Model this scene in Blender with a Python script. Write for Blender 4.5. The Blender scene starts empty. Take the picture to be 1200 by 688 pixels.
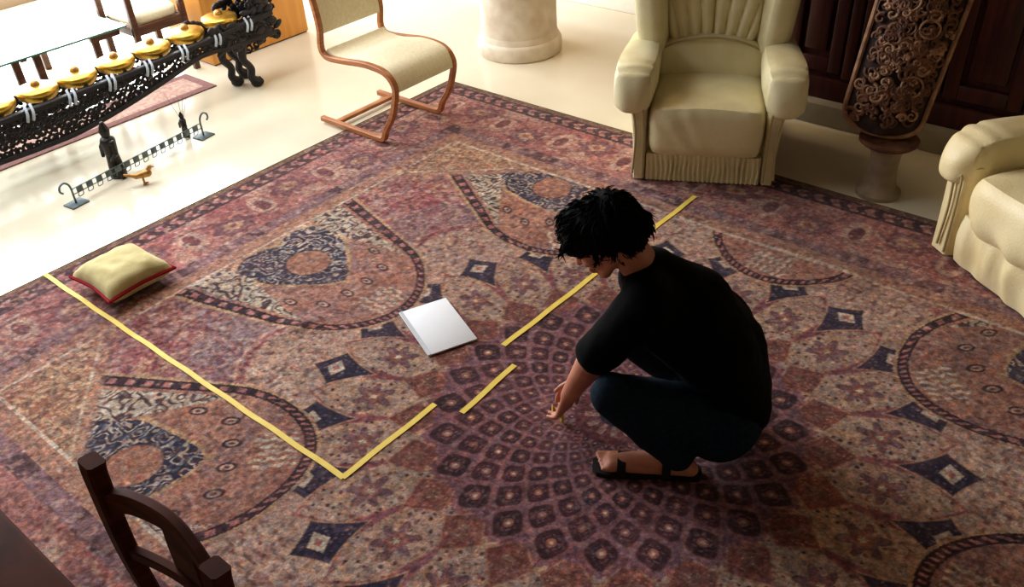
import bpy, bmesh, math, random
import numpy as np
from mathutils import Vector, Matrix, noise as mnoise
R = math.radians
PI = math.pi
random.seed(7)
scene = bpy.context.scene
COL = scene.collection

# ------------------------------------------------------------------ camera
# World: origin at the centre of the rug, +Y along the short side of the rug
# towards the dark cabinets, +X away from the window wall, z up, metres.
CAM = Vector((1.24334, -1.92764, 2.2))
F_PX = 1031.88
_r = np.array([[0.99839602, 0.05661612, 0.0],
               [-0.03301928, 0.58227801, -0.81231893],
               [-0.04599035, 0.81101599, 0.58321347]])   # camera -> yaw frame
_u = np.array([math.cos(R(48.63)), math.sin(R(48.63))])
_w = np.array([_u[1], -_u[0]])
_T = np.array([[_w[0], _w[1], 0], [_u[0], _u[1], 0], [0, 0, 1]])
M3 = _T @ _r
cam_data = bpy.data.cameras.new('camera')
cam = bpy.data.objects.new('camera', cam_data)
COL.objects.link(cam)
cam.matrix_world = Matrix.Translation(CAM) @ Matrix([list(r) for r in M3]).to_4x4()
cam_data.sensor_width = 36
cam_data.lens = F_PX * 36 / 1200
cam_data.clip_start = 0.05
scene.camera = cam

def at(px, py, z=0.0):
    """the room point at height z that shows at a photograph pixel"""
    d = M3 @ np.array([px - 600.0, -(py - 344.0), -F_PX])
    k = (z - CAM.z) / d[2]
    return Vector((CAM.x + k * d[0], CAM.y + k * d[1], z))

def Y0(x, y, z=0.0):
    """camera-yaw frame (x right, y ahead of the camera) -> room frame"""
    c = np.array([0.34094624, 2.26835856])
    p = np.array([x, y]) - c
    return Vector((float(p @ _w), float(p @ _u), z))

# ------------------------------------------------------------------ light
world = bpy.data.worlds.new('world'); scene.world = world
world.use_nodes = True
world.node_tree.nodes['Background'].inputs[0].default_value = (0.75, 0.87, 1.0, 1)
world.node_tree.nodes['Background'].inputs[1].default_value = 1.0

def area_light(name, loc, size, size_y, direction, power, color):
    l = bpy.data.lights.new(name, 'AREA'); l.shape = 'RECTANGLE'
    l.size = size; l.size_y = size_y; l.energy = power; l.color = color
    o = bpy.data.objects.new(name, l); COL.objects.link(o)
    o.location = loc
    o.rotation_euler = Vector(direction).to_track_quat('-Z', 'Y').to_euler()
    return o
# daylight entering by the glazed doors of the window wall
area_light('window_daylight', (-6.80, 0.9, 1.56), 5.0, 2.6, (1, 0, -0.12), 730, (0.90, 0.95, 1.0))
# added overhead fill brightening the left floor and rug; the ceiling has no opening
area_light('overhead_fill_light', (-4.3, -0.1, 2.93), 2.6, 3.6, (0, 0, -1), 200, (0.90, 0.95, 1.0))
# added warm fill from above for the column, armchair and floor around them
area_light('warm_fill_light', (-2.3, 2.7, 2.9), 0.8, 0.8, (0, 0, -1), 38, (1.0, 0.74, 0.42))

scene.view_settings.view_transform = 'Standard'
scene.view_settings.look = 'None'
scene.view_settings.gamma = 1.0
scene.view_settings.use_curve_mapping = False
scene.view_settings.exposure = 0.0

# ------------------------------------------------------------------ materials
def lin(c):
    return tuple(((v / 255) / 12.92 if v / 255 <= 0.04045 else ((v / 255 + 0.055) / 1.055) ** 2.4) for v in c)

def mat(name, rgb, rough=0.6, spec=0.5, metal=0.0, var=0.15, scale=20.0, bump=0.0, bscale=None,
        stretch=(1, 1, 1), rgb2=None, sheen=0.0, coat=0.0):
    m = bpy.data.materials.new(name); m.use_nodes = True
    nt = m.node_tree; N = nt.nodes; L = nt.links
    b = N['Principled BSDF']
    b.inputs['Roughness'].default_value = rough
    b.inputs['Specular IOR Level'].default_value = spec
    b.inputs['Metallic'].default_value = metal
    b.inputs['Sheen Weight'].default_value = sheen
    b.inputs['Coat Weight'].default_value = coat
    c1 = lin(rgb)
    c2 = lin(rgb2) if rgb2 else tuple(v * (1 - var) for v in c1)
    tc = N.new('ShaderNodeTexCoord'); mp = N.new('ShaderNodeMapping')
    mp.inputs['Scale'].default_value = stretch
    L.new(tc.outputs['Object'], mp.inputs['Vector'])
    n = N.new('ShaderNodeTexNoise'); n.inputs['Scale'].default_value = scale
    n.inputs['Detail'].default_value = 5
    L.new(mp.outputs[0], n.inputs['Vector'])
    r = N.new('ShaderNodeValToRGB')
    r.color_ramp.elements[0].position = 0.35; r.color_ramp.elements[1].position = 0.65
    r.color_ramp.elements[0].color = (*c2, 1); r.color_ramp.elements[1].color = (*c1, 1)
    L.new(n.outputs['Fac'], r.inputs[0]); L.new(r.outputs[0], b.inputs['Base Color'])
    if bump:
        n2 = N.new('ShaderNodeTexNoise'); n2.inputs['Scale'].default_value = bscale or scale * 3
        n2.inputs['Detail'].default_value = 6
        L.new(mp.outputs[0], n2.inputs['Vector'])
        bp = N.new('ShaderNodeBump'); bp.inputs['Strength'].default_value = bump
        bp.inputs['Distance'].default_value = 0.01
        L.new(n2.outputs['Fac'], bp.inputs['Height']); L.new(bp.outputs[0], b.inputs['Normal'])
    return m

M = {}
M['floor'] = mat('polished_marble', (222, 213, 190), 0.16, 0.5, var=0.10, scale=1.6, rgb2=(214, 204, 180), bump=0.02, bscale=60)
M['wall'] = mat('cream_plaster', (150, 132, 110), 0.8, 0.2, var=0.05, scale=3)
M['ceiling'] = mat('ceiling_timber', (104, 84, 66), 0.9, 0.1, var=0.04, scale=3)
M['stone'] = mat('pale_limestone', (232, 220, 200), 0.6, 0.3, rgb2=(214, 196, 172), scale=9, bump=0.25, bscale=50)
M['plinth'] = mat('plinth_marble', (150, 138, 116), 0.4, 0.3, rgb2=(132, 120, 100), scale=6)
M['mahogany'] = mat('dark_mahogany', (70, 27, 21), 0.45, 0.25, rgb2=(46, 16, 13), scale=5, stretch=(6, 6, 0.6), coat=0.1)
M['leather'] = mat('cream_leather', (226, 217, 176), 0.42, 0.4, rgb2=(214, 204, 160), scale=7, bump=0.18, bscale=120)
M['leather2'] = mat('sofa_leather', (244, 226, 178), 0.42, 0.4, rgb2=(234, 212, 158), scale=7, bump=0.18, bscale=120)
M['piping'] = mat('leather_piping', (176, 160, 118), 0.5, 0.3, var=0.1)
M['bentwood'] = mat('bent_birch', (176, 112, 62), 0.4, 0.4, rgb2=(150, 88, 46), scale=10, stretch=(1, 1, 8))
M['canvas'] = mat('cream_canvas', (236, 228, 198), 0.75, 0.2, rgb2=(226, 216, 184), scale=60, bump=0.2, bscale=300)
M['blackwood'] = mat('black_carved_wood', (30, 24, 28), 0.55, 0.35, rgb2=(14, 11, 14), scale=30, bump=0.4, bscale=90)
M['brass'] = mat('brass', (214, 172, 70), 0.32, 0.5, metal=0.85, rgb2=(190, 150, 60), scale=20)
M['cord'] = mat('pale_cord', (190, 200, 210), 0.7, 0.2)
M['runner'] = mat('faded_runner', (196, 168, 150), 0.95, 0.05, rgb2=(168, 128, 118), scale=40, bump=0.3)
M['runner_edge'] = mat('runner_border', (150, 108, 96), 0.95, 0.05, rgb2=(126, 96, 100), scale=60, bump=0.3)
M['glass'] = mat('table_glass', (206, 232, 222), 0.04, 0.9, var=0.03, scale=2, coat=1.0)
M['glass_edge'] = mat('green_glass_edge', (60, 118, 92), 0.1, 0.6, var=0.1)
M['brownwood'] = mat('brown_wood', (96, 58, 40), 0.4, 0.4, rgb2=(72, 42, 28), scale=8, stretch=(1, 1, 6))
M['orangewood'] = mat('honey_wood', (222, 158, 76), 0.5, 0.3, rgb2=(206, 140, 62), scale=4, stretch=(1, 5, 0.7))
M['iron'] = mat('grey_iron', (96, 110, 112), 0.45, 0.5, metal=0.5, rgb2=(70, 84, 86), scale=30)
M['darkbronze'] = mat('dark_bronze', (40, 36, 30), 0.4, 0.5, metal=0.4, rgb2=(24, 22, 20), scale=40, bump=0.3)
M['gold'] = mat('gilt', (190, 140, 66), 0.4, 0.5, metal=0.5, rgb2=(150, 104, 50), scale=40)
M['cushion'] = mat('olive_gold_fabric', (206, 192, 138), 0.85, 0.1, rgb2=(184, 170, 112), scale=14, bump=0.25, bscale=160, sheen=0.2)
M['redpipe'] = mat('red_piping', (150, 24, 36), 0.8, 0.1)
M['greycushion'] = mat('grey_green_fabric', (120, 128, 112), 0.9, 0.1, rgb2=(96, 104, 92), scale=30, bump=0.2)
M['tape'] = mat('yellow_masking_tape', (242, 214, 100), 0.55, 0.2, rgb2=(232, 200, 84), scale=14)
M['paper'] = mat('white_paper', (232, 234, 238), 0.7, 0.2, var=0.02)
M['papershade'] = mat('paper_edge', (196, 200, 206), 0.7, 0.2, var=0.04)
M['carved'] = mat('carved_brown_wood', (112, 74, 52), 0.6, 0.25, rgb2=(70, 42, 30), scale=18, bump=0.4, bscale=60)
M['carvedlight'] = mat('worn_carved_edges', (170, 130, 98), 0.6, 0.25, rgb2=(128, 92, 70), scale=24, bump=0.3)
M['carveddark'] = mat('carved_recess', (58, 38, 32), 0.7, 0.2, rgb2=(28, 20, 20), scale=24)
M['pedestal'] = mat('worn_grey_stone', (150, 134, 112), 0.6, 0.3, rgb2=(122, 106, 88), scale=10, bump=0.3)
M['oldwood'] = mat('dark_stained_wood', (84, 40, 24), 0.7, 0.06, rgb2=(60, 27, 16), scale=9, stretch=(1, 1, 6))
M['skin'] = mat('skin', (188, 124, 96), 0.55, 0.35, rgb2=(172, 108, 84), scale=12)
M['tee'] = mat('black_cotton', (7, 6, 8), 0.95, 0.08, var=0.2, bump=0.15, bscale=200)
M['denim'] = mat('dark_denim', (18, 34, 48), 0.9, 0.1, rgb2=(12, 22, 34), scale=60, bump=0.2, bscale=300)
M['hair'] = mat('black_hair', (7, 6, 7), 0.9, 0.08, var=0.3, scale=60)
M['rubber'] = mat('black_rubber', (18, 16, 16), 0.7, 0.2)
M['eye'] = mat('eye_white', (220, 214, 206), 0.3, 0.5)
M['iris'] = mat('dark_iris', (30, 18, 12), 0.2, 0.6)
M['frame'] = mat('window_frame_wood', (190, 160, 110), 0.5, 0.3)

# ------------------------------------------------------------------ helpers
def link(name, mesh, material, parent=None, loc=None):
    o = bpy.data.objects.new(name, mesh); COL.objects.link(o)
    if material and not mesh.materials: mesh.materials.append(material)
    if parent: o.parent = parent
    if loc is not None: o.location = loc
    return o

def obj(name, bm, material, parent=None, loc=None, smooth=True, angle=40):
    me = bpy.data.meshes.new(name)
    bmesh.ops.recalc_face_normals(bm, faces=bm.faces[:])
    if smooth:
        for f in bm.faces: f.smooth = True
        for e in bm.edges:
            if len(e.link_faces) == 2 and e.calc_face_angle(0) > R(angle): e.smooth = False
    bm.to_mesh(me); bm.free()
    return link(name, me, material, parent, loc)

def thing(name, label, cat, loc=(0, 0, 0), rotz=0, group=None):
    o = bpy.data.objects.new(name, None); COL.objects.link(o)
    o.empty_display_size = 0.05
    o.location = loc; o.rotation_euler = (0, 0, rotz)
    o['label'] = label; o['category'] = cat
    if group: o['group'] = group
    return o
def tag(o, label, cat, group=None):
    o['label'] = label; o['category'] = cat
    if group: o['group'] = group
    return o
def struct(o):
    o['kind'] = 'structure'; return o

def box(bm, c, s, rot=None, bevel=0.0):
    m = Matrix.Translation(Vector(c))
    if rot is not None: m = m @ rot
    t = bmesh.new()
    bmesh.ops.create_cube(t, size=1)
    for v in t.verts: v.co = Vector((v.co.x * s[0], v.co.y * s[1], v.co.z * s[2]))
    if bevel: bmesh.ops.bevel(t, geom=t.edges[:], offset=bevel, segments=2, profile=0.5, affect='EDGES')
    merge(bm, t, m)
def merge(bm, t, m=None):
    vs = [bm.verts.new((m @ v.co) if m else v.co) for v in t.verts]
    t.verts.index_update()
    for f in t.faces:
        try: bm.faces.new([vs[v.index] for v in f.verts])
        except ValueError: pass
    t.free()

def rings(bm, rs, closed_ends=True, loop=False):
    V = [[bm.verts.new(p) for p in r] for r in rs]
    n = len(V[0])
    for i in range(len(V) - (0 if loop else 1)):
        a, b = V[i], V[(i + 1) % len(V)]
        for j in range(n):
            bm.faces.new((a[j], a[(j + 1) % n], b[(j + 1) % n], b[j]))
    if closed_ends and not loop:
        bm.faces.new(V[0][::-1]); bm.faces.new(V[-1])
    return V

def smooth_path(pts, n=6, loop=False):
    """Catmull-Rom through the points"""
    P = [Vector(p) for p in pts]; out = []
    N = len(P); segs = N if loop else N - 1
    for i in range(segs):
        if loop: p0, p1, p2, p3 = P[i - 1], P[i], P[(i + 1) % N], P[(i + 2) % N]
        else: p0, p1, p2, p3 = P[max(i - 1, 0)], P[i], P[i + 1], P[min(i + 2, N - 1)]
        for k in range(n):
            t = k / n
            out.append(0.5 * ((2 * p1) + (-p0 + p2) * t + (2 * p0 - 5 * p1 + 4 * p2 - p3) * t * t + (-p0 + 3 * p1 - 3 * p2 + p3) * t ** 3))
    if not loop: out.append(P[-1])
    return out

def sweep(bm, path, profile, side=None, loop=False, scale=None):
    """profile: list of (a,b); a along 'side' vector, b along tangent x side"""
    P = [Vector(p) for p in path]; N = len(P); rs = []
    prev = None
    for i, p in enumerate(P):
        if loop: t = P[(i + 1) % N] - P[i - 1]
        else: t = P[min(i + 1, N - 1)] - P[max(i - 1, 0)]
        t.normalize()
        if side is not None: s = Vector(side)
        elif prev is None: s = Vector((0, 0, 1)) if abs(t.z) < 0.9 else Vector((1, 0, 0))
        else: s = prev
        s = (s - t * s.dot(t))
        if s.length < 1e-6: s = t.orthogonal()
        s.normalize(); prev = s
        b = t.cross(s)
        k = 1 if scale is None else (scale(i / (N - 1)) if callable(scale) else scale)
        rs.append([p + s * a * k + b * c * k for a, c in profile])
    rings(bm, rs, loop=loop)

def circ(r, n=8): return [(r * math.cos(2 * PI * i / n), r * math.sin(2 * PI * i / n)) for i in range(n)]
def rect(w, h, c=0.15):
    w /= 2; h /= 2; e = min(w, h) * c
    return [(w, -h + e), (w, h - e), (w - e, h), (-w + e, h), (-w, h - e), (-w, -h + e), (-w + e, -h), (w - e, -h)]
def tube(bm, pts, r, n=8, sm=4, loop=False, side=None, scale=None):
    p = smooth_path(pts, sm, loop) if sm else pts
    sweep(bm, p, circ(r, n), side, loop, scale)

def lathe(bm, prof, n=24, m=None):
    rs = [[Vector((r * math.cos(2 * PI * i / n), r * math.sin(2 * PI * i / n), z)) for i in range(n)] for r, z in prof]
    if m: rs = [[m @ p for p in r] for r in rs]
    rings(bm, rs)

def nz(p, s, seed=0.0):
    return mnoise.noise(Vector((p[0] * s + seed, p[1] * s - seed * 1.7, p[2] * s + seed * 0.3)))

def puff(size, e=4.0, n=16, fn=None):
    """rounded cushion: superellipsoid of the given full size"""
    t = bmesh.new()
    bmesh.ops.create_cube(t, size=2)
    bmesh.ops.subdivide_edges(t, edges=t.edges[:], cuts=n - 1, use_grid_fill=True)
    ee = e if isinstance(e, (tuple, list)) else (e, e, e)
    q = max(ee)
    for v in t.verts:
        c = v.co
        k = (abs(c.x) ** ee[0] + abs(c.y) ** ee[1] + abs(c.z) ** ee[2]) ** (1 / q)
        p = Vector((c.x / k, c.y / k, c.z / k))
        p = Vector((p.x * size[0] / 2, p.y * size[1] / 2, p.z * size[2] / 2))
        v.co = fn(p) if fn else p
    return t

def remeshed(name, bm, voxel, material, parent, smooth_it=4, fn=None):
    me = bpy.data.meshes.new(name + '_raw'); bm.to_mesh(me); bm.free()
    o = bpy.data.objects.new(name + '_raw', me); COL.objects.link(o)
    r = o.modifiers.new('r', 'REMESH'); r.mode = 'VOXEL'; r.voxel_size = voxel; r.use_smooth_shade = True
    s = o.modifiers.new('s', 'SMOOTH'); s.factor = 0.5; s.iterations = smooth_it
    dg = bpy.context.evaluated_depsgraph_get()
    m2 = bpy.data.meshes.new_from_object(o.evaluated_get(dg)); m2.name = name
    bpy.data.objects.remove(o)
    if fn:
        nr = [v.normal.copy() for v in m2.vertices]; cs = [v.co.copy() for v in m2.vertices]
        m2.vertices.foreach_set('co', [c for a, n in zip(cs, nr) for c in fn(a, n)]); m2.update()
    for p in m2.polygons: p.use_smooth = True
    m2.materials.clear()
    return link(name, m2, material, parent)

def capsule(bm, a, b, ra, rb, n=16, flat=None):
    """tapered round-ended limb between two points"""
    a = Vector(a); b = Vector(b); d = b - a; L = d.length
    if L < 1e-5: d = Vector((0, 0, 1)); L = 1e-5; b = a + d * L
    d.normalize(); s = d.orthogonal().normalized(); t = d.cross(s)
    prof = []
    K = 5
    for i in range(1, K + 1): th = PI / 2 * i / K; prof.append((a - d * ra * math.cos(th), ra * math.sin(th)))
    for i in range(0, K): th = PI / 2 * i / K; prof.append((b + d * rb * math.sin(th), rb * math.cos(th)))
    rs = []
    for c, r in prof:
        rs.append([c + (s * math.cos(2 * PI * j / n) + t * math.sin(2 * PI * j / n)) * r for j in range(n)])
    if flat is not None:
        mid = (a + b) / 2; fv = Vector(flat[0]).normalized()
        rs = [[p - fv * (p - mid).dot(fv) * (1 - flat[1]) for p in r] for r in rs]
    V = rings(bm, rs)

# ------------------------------------------------------------------ structure
def slab(name, c, s, m): 
    bm = bmesh.new(); box(bm, c, s); return struct(obj(name, bm, m, smooth=False))
slab('floor', (-1.4, 0.2, -0.05), (11.4, 9.0, 0.10), M['floor'])
slab('ceiling', (-1.4, 0.2, 3.05), (11.4, 9.0, 0.10), M['ceiling'])
slab('wall_far', (-1.4, 3.78, 1.5), (11.4, 0.10, 3.0), M['wall'])
slab('wall_right', (4.2, 0.2, 1.5), (0.10, 9.0, 3.0), M['wall'])
slab('wall_near', (-1.4, -4.2, 1.5), (11.4, 0.10, 3.0), M['wall'])
# window wall: low kerb, lintel, ends and three mullions; the daylight enters between them
wl = bmesh.new()
box(wl, (-6.98, 0.2, 0.11), (0.16, 9.0, 0.22)); box(wl, (-6.98, 0.2, 2.94), (0.16, 9.0, 0.12))
box(wl, (-6.98, -3.3, 1.44), (0.16, 1.8, 2.9)); box(wl, (-6.98, 3.6, 1.44), (0.16, 0.3, 2.9))
struct(obj('wall_left', wl, M['wall'], smooth=False))
wf = bmesh.new()
for y in (-2.36, -0.9, 0.6, 2.1, 3.42): box(wf, (-6.95, y, 1.55), (0.07, 0.07, 2.66))
box(wf, (-6.95, 0.53, 0.25), (0.07, 5.85, 0.06)); box(wf, (-6.95, 0.53, 2.85), (0.07, 5.85, 0.06))
win = struct(obj('window_1', wf, M['frame'], smooth=False))
bb = bmesh.new(); box(bb, (-2.6, 3.705, 0.09), (8.6, 0.05, 0.18), bevel=0.008)
bbm = mat('white_baseboard', (232, 228, 214), 0.5, 0.3, var=0.04)
struct(obj('baseboard_far', bb, bbm))

# fitted dark cabinets on a low marble plinth
CABY = 2.72
pb = bmesh.new(); box(pb, (1.65, CABY + 0.47, 0.06), (4.96, 1.10, 0.12), bevel=0.006)
struct(obj('trim_1', pb, M['plinth']))
edges_x = [-0.78, -0.30, 0.62, 1.54, 2.46, 3.38]
for i in range(5):
    x0, x1 = edges_x[i], edges_x[i + 1]; w = x1 - x0; xc = (x0 + x1) / 2
    labs = ['narrow dark mahogany cabinet behind the cream armchair, its left end unit',
            'dark mahogany cabinet standing directly behind the leaning carved panel',
            'dark mahogany cabinet behind the sofa arm, right of the carved panel',
            'dark mahogany cabinet at the far right beyond the sofa', 'last dark mahogany cabinet in the right corner of the room']
    t = thing('wall_cabinet', labs[i], 'cabinet', (xc, CABY + 0.28, 0.12), 0, 'fitted mahogany cabinets')
    b = bmesh.new(); box(b, (0, 0.02, 1.2), (w - 0.004, 0.52, 2.4)); obj('body', b, M['mahogany'], t, smooth=False)
    b = bmesh.new()
    box(b, (0, -0.262, 0.06), (w - 0.004, 0.05, 0.12), bevel=0.008)
    obj('base_moulding', b, M['mahogany'], t)
    for s in (-1, 1):
        b = bmesh.new(); box(b, (s * (w / 2 - 0.035), -0.262, 1.26), (0.06, 0.045, 2.26), bevel=0.01); obj('stile', b, M['mahogany'], t)
    nd = 1 if w < 0.6 else 2
    dw = (w - 0.15) / nd
    for k in range(nd):
        dx = -(w - 0.15) / 2 + dw * (k + 0.5)
        b = bmesh.new()
        for s in (-1, 1):
            box(b, (dx + s * (dw / 2 - 0.04), -0.255, 1.25), (0.07, 0.035, 2.2), bevel=0.006)
            box(b, (dx, -0.255, 1.25 + s * 1.06), (dw - 0.15, 0.034, 0.08), bevel=0.006)
        dr = obj('door', b, M['mahogany'], t)
        b = bmesh.new(); box(b, (dx, -0.246, 1.25), (dw - 0.2, 0.03, 1.98), bevel=0.012); obj('door_panel', b, M['mahogany'], dr)
        b = bmesh.new(); lathe(b, [(0.006, 0), (0.006, 0.015), (0.014, 0.022), (0.012, 0.032), (0.003, 0.036)], 12,
                               Matrix.Translation((dx + (dw / 2 - 0.05) * (1 if k == 0 else -1), -0.272, 1.1)) @ Matrix.Rotation(PI / 2, 4, 'X'))
        obj('knob', b, M['brass'], dr)

# ------------------------------------------------------------------ column
cc = at(610, 76); dirv = (cc - CAM); dirv.z = 0; dirv.normalize(); cc = cc + dirv * 0.30
col = thing('column', 'round pale stone column with a ringed base behind the rug corner', 'column', cc)
b = bmesh.new(); lathe(b, [(0.262, 0.09), (0.258, 0.6), (0.252, 1.6), (0.246, 2.99)], 64); obj('shaft', b, M['stone'], col)
b = bmesh.new(); lathe(b, [(0.285, 0), (0.293, 0.012), (0.295, 0.05), (0.292, 0.085), (0.284, 0.10), (0.272, 0.108), (0.268, 0.13), (0.262, 0.145), (0.25, 0.15)], 64)
obj('base_ring', b, M['stone'], col)

# ------------------------------------------------------------------ patterned rug
HX, HY, R0 = 2.61, 1.95, 1.074
def vnoise(x, y, s, seed):
    x = x * s + seed * 17.13; y = y * s - seed * 9.71
    xi = np.floor(x); yi = np.floor(y); fx = x - xi; fy = y - yi
    fx = fx * fx * (3 - 2 * fx); fy = fy * fy * (3 - 2 * fy)
    def h(a, b):
        v = np.sin(a * 127.1 + b * 311.7 + seed * 74.7) * 43758.5453
        return v - np.floor(v)
    return (h(xi, yi) * (1 - fx) + h(xi + 1, yi) * fx) * (1 - fy) + (h(xi, yi + 1) * (1 - fx) + h(xi + 1, yi + 1) * fx) * fy
def fbm(x, y, s, seed):
    return (vnoise(x, y, s, seed) * 0.5 + vnoise(x, y, s * 2.1, seed + 1) * 0.3 + vnoise(x, y, s * 4.3, seed + 2) * 0.2)
def dots(x, y, s, seed, rad=0.25):
    X = x * s; Y = y * s; xi = np.floor(X); yi = np.floor(Y)
    def h(a, b, k):
        v = np.sin(a * 12.9898 + b * 78.233 + seed * 3.1 + k * 5.7) * 43758.5453
        return v - np.floor(v)
    dx = X - xi - 0.5 - (h(xi, yi, 1) - 0.5) * 0.5; dy = Y - yi - 0.5 - (h(xi, yi, 2) - 0.5) * 0.5
    d = np.hypot(dx, dy); r = rad * (0.5 + h(xi, yi, 3))
    return np.clip((r - d) / 0.08, 0, 1), h(xi, yi, 4)
def curls(x, y, s, seed, w=0.05):
    n = vnoise(x, y, s, seed) + 0.35 * vnoise(x, y, s * 2, seed + 5)
    f = np.abs((n * 3.2) % 1.0 - 0.5)
    return np.clip((w + 0.10 - f) / 0.06, 0, 1)
def ss(a, b, v):
    t = np.clip((v - a) / (b - a), 0, 1); return t * t * (3 - 2 * t)
RC = {k: np.array(v, float) / 255 for k, v in dict(
    beige=(192, 164, 148), tan=(172, 132, 112), pink=(172, 116, 114), crimson=(142, 78, 84), maroon=(100, 56, 62),
    navy=(44, 40, 62), ink=(48, 32, 40), cream=(206, 194, 176), mauve=(140, 118, 126), rust=(154, 102, 84),
    plum=(118, 84, 96), gold=(186, 154, 122), brown=(116, 86, 76), olive=(120, 104, 66), blue=(70, 82, 108)).items()}

def rug_colour(X, Y):
    n = X.shape[0]
    C = np.empty((n, 3)); 
    def put(mask, col):
        m = np.clip(mask, 0, 1)[:, None]
        C[:] = C * (1 - m) + (RC[col] if isinstance(col, str) else col) * m
    r = np.hypot(X, Y) / R0 * (1.0); th = np.degrees(np.arctan2(Y, X))
    def ang(per, off): 
        a = (th - off + per / 2) % per - per / 2; return a
    wob = (fbm(X, Y, 9, 3) - 0.5)
    # ---- field ground
    C[:] = RC['pink'] * 0.55 + RC['plum'] * 0.45
    g1 = fbm(X, Y, 5, 11); g2 = fbm(X, Y, 14, 12)
    put(ss(0.5, 0.62, g1) * 0.8, 'crimson'); put(ss(0.42, 0.30, g1) * 0.8, 'mauve'); put(ss(0.55, 0.66, g2) * 0.6, 'beige')
    put(ss(0.45, 0.34, g2) * 0.5, 'tan')
    # big palmettes floating in the field
    dA, hA = dots(X, Y, 5.2, 41, 0.30); put(dA * (hA > 0.45) * 0.65, 'gold'); 
    dB, hB = dots(X, Y, 5.2, 41, 0.16); put(dB * (hA > 0.45) * 0.8, 'crimson')
    # ---- band between the almonds
    d45 = np.abs(ang(45, 22.5)); a45 = ang(45, 0); aa = np.abs(a45)
    arch = 1.36 - 0.00085 * d45 ** 2
    bm_ = (r < arch) & (r > 0.6); put(bm_ * 0.9, 'beige')
    put(np.clip(1 - np.abs(r - arch) / 0.014, 0, 1), 'crimson'); put(np.clip(1 - np.abs(r - arch - 0.03) / 0.008, 0, 1), 'beige')
    gz = (r > arch + 0.04) & (r < arch + 0.24 + 0.03 * wob); put(gz * 0.55, 'mauve')
    arch2 = 1.72 - 0.0011 * d45 ** 2
    put(np.clip(1 - np.abs(r - arch2) / 0.012, 0, 1) * 0.8, 'maroon')
    # ---- ring of pale hexagonal panels
    a15 = ang(15, 0); k15 = np.abs(ang(15, 7.5))
    px = np.radians(np.abs(a15)) * r; py = r - 0.83
    hexd = np.maximum(px / 0.098, np.maximum(px / 0.20 + np.abs(py) / 0.24, np.abs(py) / 0.25))
    ring = (r > 0.58) & (r < 1.0)
    put(ring * 1.0, RC['plum'] * 0.5 + RC['crimson'] * 0.5)
    inhex = ss(1.0, 0.93, hexd)
    put(inhex, RC['beige'] * 0.93); put(np.clip(1 - np.abs(hexd - 0.95) / 0.05, 0, 1), 'crimson')
    put(inhex * ss(0.55, 0.65, fbm(X, Y, 30, 14)) * 0.5, 'gold')
    # eight-petalled flower in each panel
    fr = np.hypot(px, py * 0.85); fa = np.arctan2(py, np.radians(a15) * r)
    star = fr / (0.045 * (1 + 0.35 * np.cos(6 * fa)))
    put(ss(1.05, 0.9, star) * 0.9, 'plum'); put(ss(0.6, 0.5, star) * 0.9, 'rust'); put(ss(0.25, 0.18, star), 'cream')
    put(np.clip(1 - np.abs(star - 1.05) / 0.12, 0, 1) * 0.7, 'ink')
    sp, hs = dots(X, Y, 32, 5, 0.20); put(sp * (hs > 0.45) * inhex * (star > 1.3) * 0.8, 'ink')
    sp, hs = dots(X + 3, Y, 28, 6, 0.18); put(sp * (hs > 0.5) * inhex * (star > 1.3) * 0.8, 'crimson')
    # dark kites with a pale square flower
    kx = np.radians(k15) * r; ky = r - 1.02
    kd = (kx / 0.088) ** 0.85 + np.where(ky > 0, np.abs(ky) / 0.09, np.abs(ky) / 0.15) ** 0.85
    put(ss(1.06, 0.98, kd), 'navy'); put(np.clip(1 - np.abs(kd - 1.06) / 0.07, 0, 1) * (r < 1.14), 'gold')
    ks = np.maximum(kx / 0.030, np.abs(ky + 0.01) / 0.026) ; ks = kx / 0.042 + np.abs(ky) / 0.034
    put(ss(1.1, 0.95, ks), 'cream'); put(ss(0.5, 0.4, ks), 'pink')
    sp, hs = dots(X, Y, 48, 8, 0.22); put(sp * (hs > 0.5) * (kd < 0.95) * (ks > 1.2) * 0.7, 'mauve')
    # dull red lozenges inside the hexagon ring
    lx = np.radians(k15) * r; ly = r - 0.665
    ld = lx / 0.078 + np.abs(ly) / 0.095
    put(ss(1.0, 0.95, ld), RC['maroon'] * 0.5 + RC['rust'] * 0.5); put(np.clip(1 - np.abs(ld - 1.0) / 0.09, 0, 1), 'tan')
    put(ss(0.42, 0.3, ld) * 0.8, 'brown')
    sp, hs = dots(X, Y, 60, 9, 0.2); put(sp * (ld < 0.85) * (hs > 0.4) * 0.7, 'gold')
    # ---- shrinking lattice of diamonds
    rr = np.maximum(r, 1e-3)
    A = np.log(rr / 0.555) / math.log(0.860); B = th / 7.5
    s_ = (A + B) / 2; t_ = (A - B) / 2
    fs = s_ - np.round(s_); ft = t_ - np.round(t_)
    cell = np.round(s_) + np.round(t_)          # ring number, 0 is the outermost
    lat = (r < 0.66) & (cell >= 0) & (cell < 9.5)
    e = ((np.abs(fs) * 2) ** 4 + (np.abs(ft) * 2) ** 4) ** 0.25
    put((r < 0.60) * 1.0, 'plum'); 
    put(lat * 1.0, RC['plum'] * 0.55 + RC['pink'] * 0.3 + RC['mauve'] * .15)
    dark = np.where((np.mod(cell, 3) == 0)[:, None], RC['ink'] * 0.7 + RC['maroon'] * 0.3, RC['ink'] * 0.45 + RC['maroon'] * 0.55)
    dark = np.where((cell > 4)[:, None], dark * 0.65 + RC['plum'] * 0.4, dark)
    m = (lat * ss(0.87, 0.76, e))[:, None]; C[:] = C * (1 - m) + dark * m
    c0 = np.hypot(fs, ft); ca = np.arctan2(ft, fs)
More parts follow.
